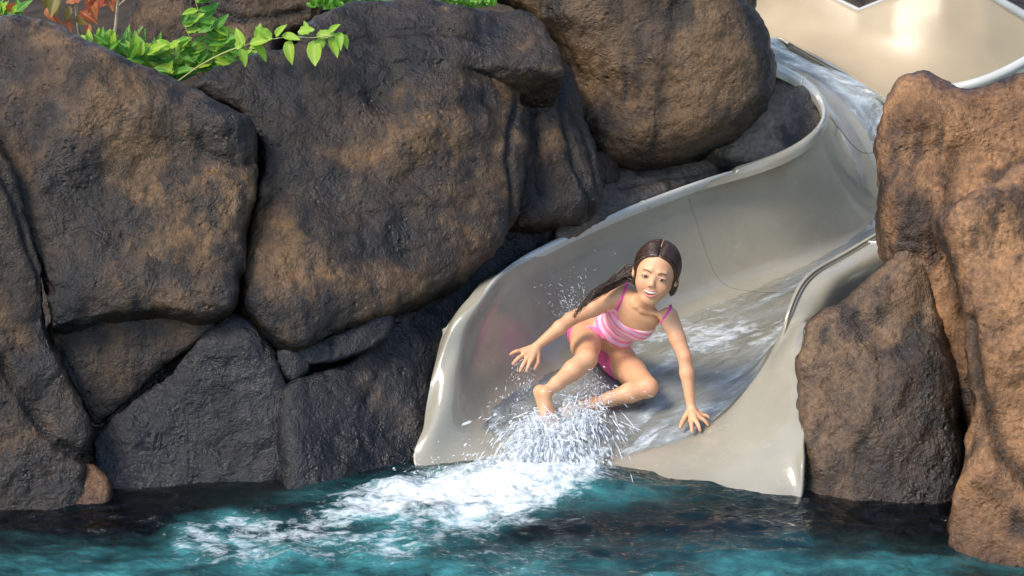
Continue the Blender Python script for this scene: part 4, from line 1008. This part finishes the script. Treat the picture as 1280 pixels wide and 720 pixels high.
for tip, rt in (((243,-4), (264,98)), ((268,25), (262,98)), ((285,45), (268,96)), ((228,28), (256,98)), ((300,78), (270,98)), ((212,60), (250,98))):
    c_ = stem(pl, [P(*rt, y=-.02), P((tip[0]+rt[0])/2+3, (tip[1]+rt[1])/2, y=-.04), P(*tip, y=-.06)], .003, .0015, stemm)
    for q in c_[2:]:
        for s_ in (0, 1): put_leaf(pl, q, scr(R4.choice([20, 50, 140, 165, -10, 200])+R4.uniform(-20, 20), R4.uniform(-.2, .6)), R4.uniform(.045, .085), R4.choice(['green', 'lime', 'green']))
for k_, (a, c, n_, rad, kinds, lab) in enumerate([(130,52,26,.075,('green','lime'),'low bright green plant below the red leaves, behind the leftmost boulder'),
    (172,66,26,.075,('green','green','lime'),'low green plant halfway down the sloping top of the leftmost boulder'),
    (208,84,26,.070,('green','lime'),'low green plant at the bottom of the dip beside the arching stem'),
    (12,14,16,.07,('lime','green'),'small green plant at the top left corner of the picture')]):
    pl = plant('low_plant', P(a, c+14, y=-.06), lab, group='low green plants behind the leftmost boulder')
    for q in range(n_):
        ang = R4.uniform(0, 185); put_leaf(pl, P(a+R4.uniform(-16, 16), c+R4.uniform(-2, 12), y=-.06+R4.uniform(-.03, .05)), scr(ang, R4.uniform(-.2, .8)), rad*R4.uniform(.6, 1.1), R4.choice(kinds))
for k_, (a, c, lab) in enumerate([(165,62,'tuft of upright green blades left of the tallest blades'), (188,72,'tuft of tall upright green blades in the middle of the planting'), (228,88,'tuft of broad green blades close to the upright shrub')]):
    pl = plant('blade_plant', P(a, c+16, y=.03), lab, group='tufts of upright blades')
    for q in range(9): put_leaf(pl, P(a+R4.uniform(-13, 13), c+12, y=.03+R4.uniform(-.03, .04)), scr(90+R4.uniform(-22, 22), R4.uniform(-.1, .25)), R4.uniform(.08, .135), 'blade')
# croton
pl = plant('croton', P(100,50,y=.02), 'red and olive leaved croton shrub with pale stems at the top left')
stem(pl, [P(102,52,y=.02), P(97,25,y=.0), P(93,-25,y=.0)], .007, .006, barkm); stem(pl, [P(140,58,y=.04), P(145,30,y=.03), P(150,-30,y=.02)], .007, .005, barkm)
stem(pl, [P(148,8,y=.03), P(158,-2,y=.0), P(172,-16,y=.0)], .004, .003, barkm)
for a, c, ang, ln, k_ in [(72,-8,-105,.085,'olive'),(60,-14,-75,.10,'olive'),(58,10,-60,.055,'red'),(62,22,-20,.05,'red'),(92,22,-25,.06,'olive'),(100,14,-30,.07,'red'),(110,-2,-60,.075,'red'),(128,-10,-120,.09,'red'),(130,-12,-60,.08,'red'),(105,-6,200,.07,'red'),(30,14,185,.10,'red'),(20,22,170,.06,'red'),(82,24,-60,.05,'red'),(112,30,-100,.05,'red'),(148,0,200,.06,'red'),(140,-6,170,.07,'olive'),(88,8,250,.05,'olive')]:
    put_leaf(pl, P(a, c, y=-.02+R4.uniform(-.03, .02)), scr(ang, R4.uniform(0, .4)), ln, k_)
# green strip behind the low wide boulder
pl = plant('ground_cover', P(500, 10, y=.55), 'thin bright green strip of leafy ground cover along the top edge above the boulders')
mb = MB()
for q in range(420):
    s_ = R4.random()
    b0 = P(392+225*s_, 12-9*abs(s_-.35)+R4.uniform(-16, 3), y=.42+R4.uniform(0, .25)); d = Vector(unit(scr(R4.uniform(10, 170), R4.uniform(-.3, .8)))); nr_ = Vector((R4.uniform(-.5, .5), -.7, .8)); z = (nr_-d*nr_.dot(d)).normalized(); y = z.cross(d)
    me = LS['green'][q % 4]; A_ = np.array([v.co[:] for v in me.vertices]) if q < 4 else CA_[q % 4]
    if q == 0: CA_ = {}
    CA_[q % 4] = A_
    V = np.array(b0)+(A_@np.array([d[:], y[:], z[:]]))*R4.uniform(.03, .055); mb.add(V-np.array(pl.location), np.array([(i*5+j, i*5+j+5, i*5+j+6, i*5+j+1) for i in range(8) for j in range(4)]))
o = link('foliage', mb.mesh('foliage'), leaf_mat('ground_cover_leaf', (.06, .26, .01), (.22, .42, .03), (.1, .3, .02)), pl, kind='stuff')
